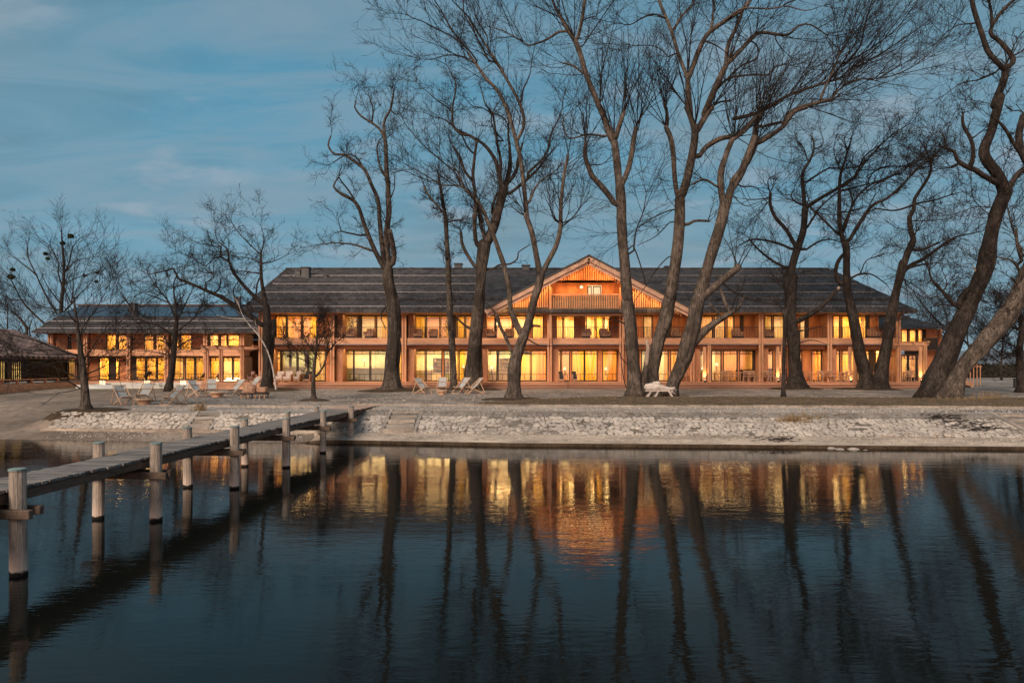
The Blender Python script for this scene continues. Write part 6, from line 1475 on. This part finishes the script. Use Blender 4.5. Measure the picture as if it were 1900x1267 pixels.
# small black set and step handrail by the entrance
sofa(1041, 9, 51.2, 'small black chair left of the central glass door', 'blackfurn', 'armchair')
sofa(1066, 8, 51.6, 'small black chair in front of the central glass door', 'blackfurn', 'armchair')
hr = empty('handrail', (X(1048, 49.6), 49.6, 1.45), label='thin dark step handrail left of the central glass door', cat='handrail')
hb = MB(); xx = X(1053, 49.4); hb.tube([(xx, 49.0, 1.45), (xx, 49.0, 2.30)], .02, 6); hb.build('upright', M['railmetal'], hr)
MB().tube([(xx, 49.0, 2.30), (xx - .1, 50.3, 2.62)], .02, 6).build('top_rail', M['railmetal'], hr)
MB().tube([(xx - .1, 50.3, 1.886), (xx - .1, 50.3, 2.62)], .02, 6).build('upright', M['railmetal'], hr)
# balcony seats
def make_bchair():
    r = empty('balcony_chair', (0, 0, 0)); MB().box(-.32, .32, -.3, .3, .20, .40).build('seat', M['rattan'], r, bevel=.03)
    MB().box(-.34, .34, .2, .34, .40, .82).build('backrest', M['rattan'], r, bevel=.04)
    for s in (-1, 1): MB().box(s * .34 - .04, s * .34 + .04, -.3, .3, .30, .58).build('armrest', M['rattan'], r)
    MB().box(-.3, .3, -.28, .28, .0, .20).build('base', M['blackfurn'], r); return r
BC = [None]
for px, lab in ((776, 'balcony armchair left one between the lone oak and the thin trunk'), (804, 'balcony armchair right one between the lone oak and the thin trunk'), (651, 'balcony armchair above the teal windows, left of the lone oak'), (686, 'second balcony armchair above the teal windows'), (909, 'balcony armchair under the left foot of the gable'), (944, 'second balcony armchair under the left gable slope'), (1088, 'balcony armchair below the loft balcony'), (1122, 'balcony armchair near the right post of the loft balcony'),
                (1255, 'balcony armchair between the two leaning willows'), (1368, 'balcony armchair left of the thin young trunk'), (1425, 'balcony armchair first right of the seventh column'), (1622, 'balcony armchair at the right end of the upper floor')):
    place(make_bchair, BC, X(px, 51.9), 51.9, ZS1 + .005, random.uniform(-.3, .3), lab, 'armchair', 'rattan armchairs on the balcony')
# lamps, shelves and counters behind the glass
def tlamp(px, py, d, lab, m='shade', r=.13, cat='lamp'):
    p = P(px, py, d); t_ = empty('table_lamp', (p.x, d, p.z - .5), label=lab, cat=cat)
    MB().lathe((p.x, d, p.z - .5), [(.10, 0), (.03, .03), (.02, .42)], 10).build('stand', M['blackfurn'], t_)
    MB().lathe((p.x, d, p.z - .10), [(r, 0), (r * .65, .22)], 14).build('lamp_shade', M[m], t_)
for a in ((769, 680, 53.2, 'glowing table lamp behind the first pane right of the lone oak'), (801, 682, 53.4, 'glowing lamp beside the shelf, left of the thin trunk'), (860, 680, 53.0, 'glowing lamp between the thin trunk and the old oak'),
          (912, 682, 53.2, 'glowing table lamp just right of the old oak'), (973, 686, 53.2, 'glowing low lamp right of the poplar trunk'), (1048, 684, 53.3, 'lamp left of the central glass door'), (1124, 684, 53.2, 'lamp in the orange room right of the glass door'), (1304, 683, 53.3, 'lamp with pale shade left of the first uplit post'), (1330, 676, 53.6, 'tall lamp with large pale shade right of the first uplit post'),
          (676, 668, 53.6, 'hanging glow over the counter left of the lone oak'), (924, 600, 51.9, 'bright round wall lamp on the balcony under the left gable foot')):
    tlamp(*a)
def shelf(px0, px1, py0, py1, d, lab, n=4):
    x0, x1 = X(px0, d), X(px1, d); z1, z0 = Zz(py0, d), Zz(py1, d); r = empty('bookshelf', ((x0+x1)/2, d, z0), label=lab, cat='shelf')
    MB().box(x0, x1, d + .3, d + .33, z0, z1).build('back_panel', M['int_teal'], r)
    for k in range(n + 1):
        zz_ = z0 + (z1 - z0) * k / n; MB().box(x0, x1, d, d + .3, zz_ - .02, zz_ + .02).build('shelf_board', M['shelf'], r)
    for s in (x0, x1): MB().box(s - .02, s + .02, d, d + .3, z0, z1).build('upright', M['shelf'], r)
    for k in range(n):
        for j in range(4):
            if random.random() < .6:
                xx_ = x0 + (x1 - x0) * (j + .4) / 4.5; zz_ = z0 + (z1 - z0) * k / n + .022
                MB().box(xx_, xx_ + random.uniform(.06, .2), d + .06, d + .2, zz_, zz_ + random.uniform(.08, .2)).build('book_stack', M[random.choice(['teak', 'cushion', 'shelf', 'int_pink'])], r)
shelf(803, 834, 664, 692, 53.9, 'pale bookshelf seen through the panes left of the thin trunk')
shelf(924, 950, 664, 692, 53.9, 'pale bookshelf seen through the panes between old oak and poplar')
def counter(px0, px1, d, h, lab, m, top='shelf'):
    x0, x1 = X(px0, d), X(px1, d); r = empty('counter', ((x0+x1)/2, d, ZT + .03), label=lab, cat='counter')
    MB().box(x0, x1, d, d + .5, ZT + .03, ZT + h).build('body', M[m], r); MB().box(x0 - .05, x1 + .05, d - .05, d + .55, ZT + h + .001, ZT + h + .05).build('counter_top', M[top], r)
counter(640, 716, 53.7, 1.0, 'long bar counter behind the panes left of the lone oak', 'int_teal')
counter(765, 800, 53.7, .8, 'pale sideboard behind the panes right of the lone oak', 'shelf')
counter(901, 948, 53.5, .75, 'pale sideboard behind the panes between old oak and poplar', 'shelf')
counter(1418, 1462, 53.5, .95, 'dark bench back behind the rose coloured panes', 'int_dark', 'int_dark')
counter(1345, 1395, 53.8, .9, 'dark sideboard behind the panes right of the first uplit post', 'int_dark', 'int_wood')
counter(526, 568, 53.9, 1.1, 'teal counter behind the panes above the sofa group', 'int_teal')
# conifers in pots at the end wing
for k, (px, h) in enumerate(((1684, 1.5), (1694, 1.9))):
    x = X(px, 54.5); r = empty('potted_conifer', (x, 54.5, ZT), label=['smaller dark potted conifer before the end wing door', 'taller dark potted conifer before the end wing door'][k], cat='plant')
    MB().lathe((x, 54.5, ZT), [(.16, 0), (.2, .3)], 12).build('pot', M['blackfurn'], r)
    b = MB()
    for i in range(500):
        u = random.random(); a = random.uniform(0, 6.28); rr = .38 * (1 - u) * random.uniform(.4, 1.1) + .02; p = Vector((x + rr * math.cos(a), 54.5 + rr * math.sin(a), ZT + .3 + u * (h - .3)))
        q = Vector((math.cos(a) * .1, math.sin(a) * .1, -.03)); s_ = Vector((-math.sin(a) * .02, math.cos(a) * .02, 0)); b.quad(p, p + s_, p + q + s_, p + q)
    b.build('needles', M['conifer'], r, kind='stuff')

# ------------------------------------------------------------------ small things along the shore
bo = empty('bollard', (X(1888, 51), 51, 1.45), label='thick dark cylindrical bin standing on the lawn path at the right edge', cat='bin')
bx = X(1888, 51); MB().lathe((bx, 51, 1.44), [(.27, 0), (.27, .66)], 18).build('body', M['bin'], bo, smooth=False); MB().lathe((bx, 51, 2.101), [(.29, 0), (.29, .05), (.2, .08)], 18).build('lid', M['bin'], bo)
for i, (px, py, r, sq) in enumerate(((1500, 830, .10, .5), (1540, 831, .15, .5), (1558, 833, .13, .4), (1584, 833, .16, .45), (1606, 834, .07, .5), (1477, 829, .06, .5))):
    d = F * 2.99 / (py - 681); x = X(px, d); b = MB()
    for a_ in range(5):
        for k in range(9):
            an = 2*math.pi*k/9; th = a_ / 4 * math.pi / 2; q = 1 + .35 * noise.noise(Vector((an, th * 2, i * 3.3)))
            b.v.append((x + r * 1.5 * q * math.cos(th) * math.cos(an), d + r * q * math.cos(th) * math.sin(an), -.03 + r * sq * q * math.sin(th) * 1.3))
    for a_ in range(4):
        for k in range(9): b.f.append((a_*9+k, a_*9+(k+1) % 9, (a_+1)*9+(k+1) % 9, (a_+1)*9+k))
    tag(b.build('rock', M['ice'], org=(x, d, 0)), ['pale wet rock in the shallows, second from the left of the row', 'largest pale rock at the waterline under the right bank', 'flat pale rock right beside the largest one at the waterline', 'broad pale rock third along from the largest at the waterline', 'tiny pale rock at the right end of the waterline row', 'tiny pale rock at the left end of the waterline row'][i], 'rock', 'pale rocks at the waterline')
def debris(px, py, n, spread, ln, lab, m='twig', up=.25, dirx=0.0, name='driftwood'):
    # find the ground under that pixel
    best = min((abs(681 + (CAMZ - gz(X(px, d_), d_)) * F / d_ - py), d_) for d_ in np.arange(24.5, 42, .05)); d = best[1]; x = X(px, d); z = gz(x, d); b = MB()
    for i in range(n):
        p = Vector((x + random.gauss(0, spread), d + random.gauss(0, spread * .4), 0)); p.z = gz(p.x, p.y) + .02
        v_ = Vector((random.gauss(dirx, .6), random.gauss(0, .5), random.uniform(0, up) * 2)).normalized() * ln * random.uniform(.4, 1.2)
        b.tube([p, p + v_ * .5 + Vector((0, 0, .02)), p + v_], [.012, .009, .004], 4, caps=False)
    tag(b.build(name, M[m], org=(x, d, z)), lab, 'twigs' if name == 'driftwood' else 'plant', kind='stuff')
debris(1470, 782, 110, .33, .35, 'tuft of dry brown brush on the stone bank right of the bench', 'drygrass', .5, name='dry_brush')
debris(372, 762, 70, .14, .4, 'upright tuft of reddish dry stalks at the head of the left steps', 'drygrass', 1.6, name='dry_stalks')
debris(1740, 776, 40, .3, .5, 'dark twigs caught at the upper end of the washed line on the bank', 'twig', .2, .9)
debris(1775, 786, 60, .5, .55, 'dark driftwood twigs lying slantwise down the bank at the right', 'twig', .15, .9)
debris(1810, 796, 50, .4, .5, 'driftwood twigs at the foot of the slanting line at the right', 'twig', .1, .9)
debris(1440, 816, 40, .5, .45, 'clump of wet twigs on the concrete ledge at the waterline', 'twig', .1, .9)
debris(1505, 778, 50, .4, .3, 'second tuft of dry brush on the stone bank', 'drygrass', .4, name='dry_brush')
debris(1830, 742, 90, .5, .5, 'dry stems growing around the foot of the pale leaning trunk', 'drygrass', 1.2, name='dry_stems')
debris(1790, 745, 160, .9, .25, 'brown grass tussocks around the feet of the leaning trees', 'drygrass', 1.0, name='dry_grass')
debris(985, 748, 100, .9, .12, 'fallen brown leaves and stalks at the foot of the poplar', 'drygrass', .3, name='leaf_litter')
pd = MB(); n = 40
for i in range(n):
    x = 19.0 + i * .35; ya = ysh(x) + 4.6 + .3 * noise.noise(Vector((x, 3, 0))); yb = ysh(x) + 5.75 + .15 * noise.noise(Vector((x * 1.4, 8, 0)))
    if i < 5: m_ = (ya + yb) / 2; ya = m_ + (ya - m_) * i / 5; yb = m_ + (yb - m_) * i / 5
    pd.v += [(x, ya, gz(x, ya) + .012), (x, yb, gz(x, yb) + .012)]
for i in range(n - 1): pd.f.append((2*i, 2*i+2, 2*i+3, 2*i+1))
pd.build('puddle', mat('wet_film', (.12, .13, .14), .12, .6, bump=.004, bscale=3), kind='structure')
lg = MB().tube([P(1764, 709, 47), P(1785, 706, 47), P(1800, 708, 47)], [.08, .10, .06], 8, wob=.3); o = lg.build('log', M['bark_dark'], org=tuple(P(1785, 712, 47))); tag(o, 'small dark log lying behind the pale leaning trunk', 'log'); o.location.z = gz(o.location.x, 47) + .08
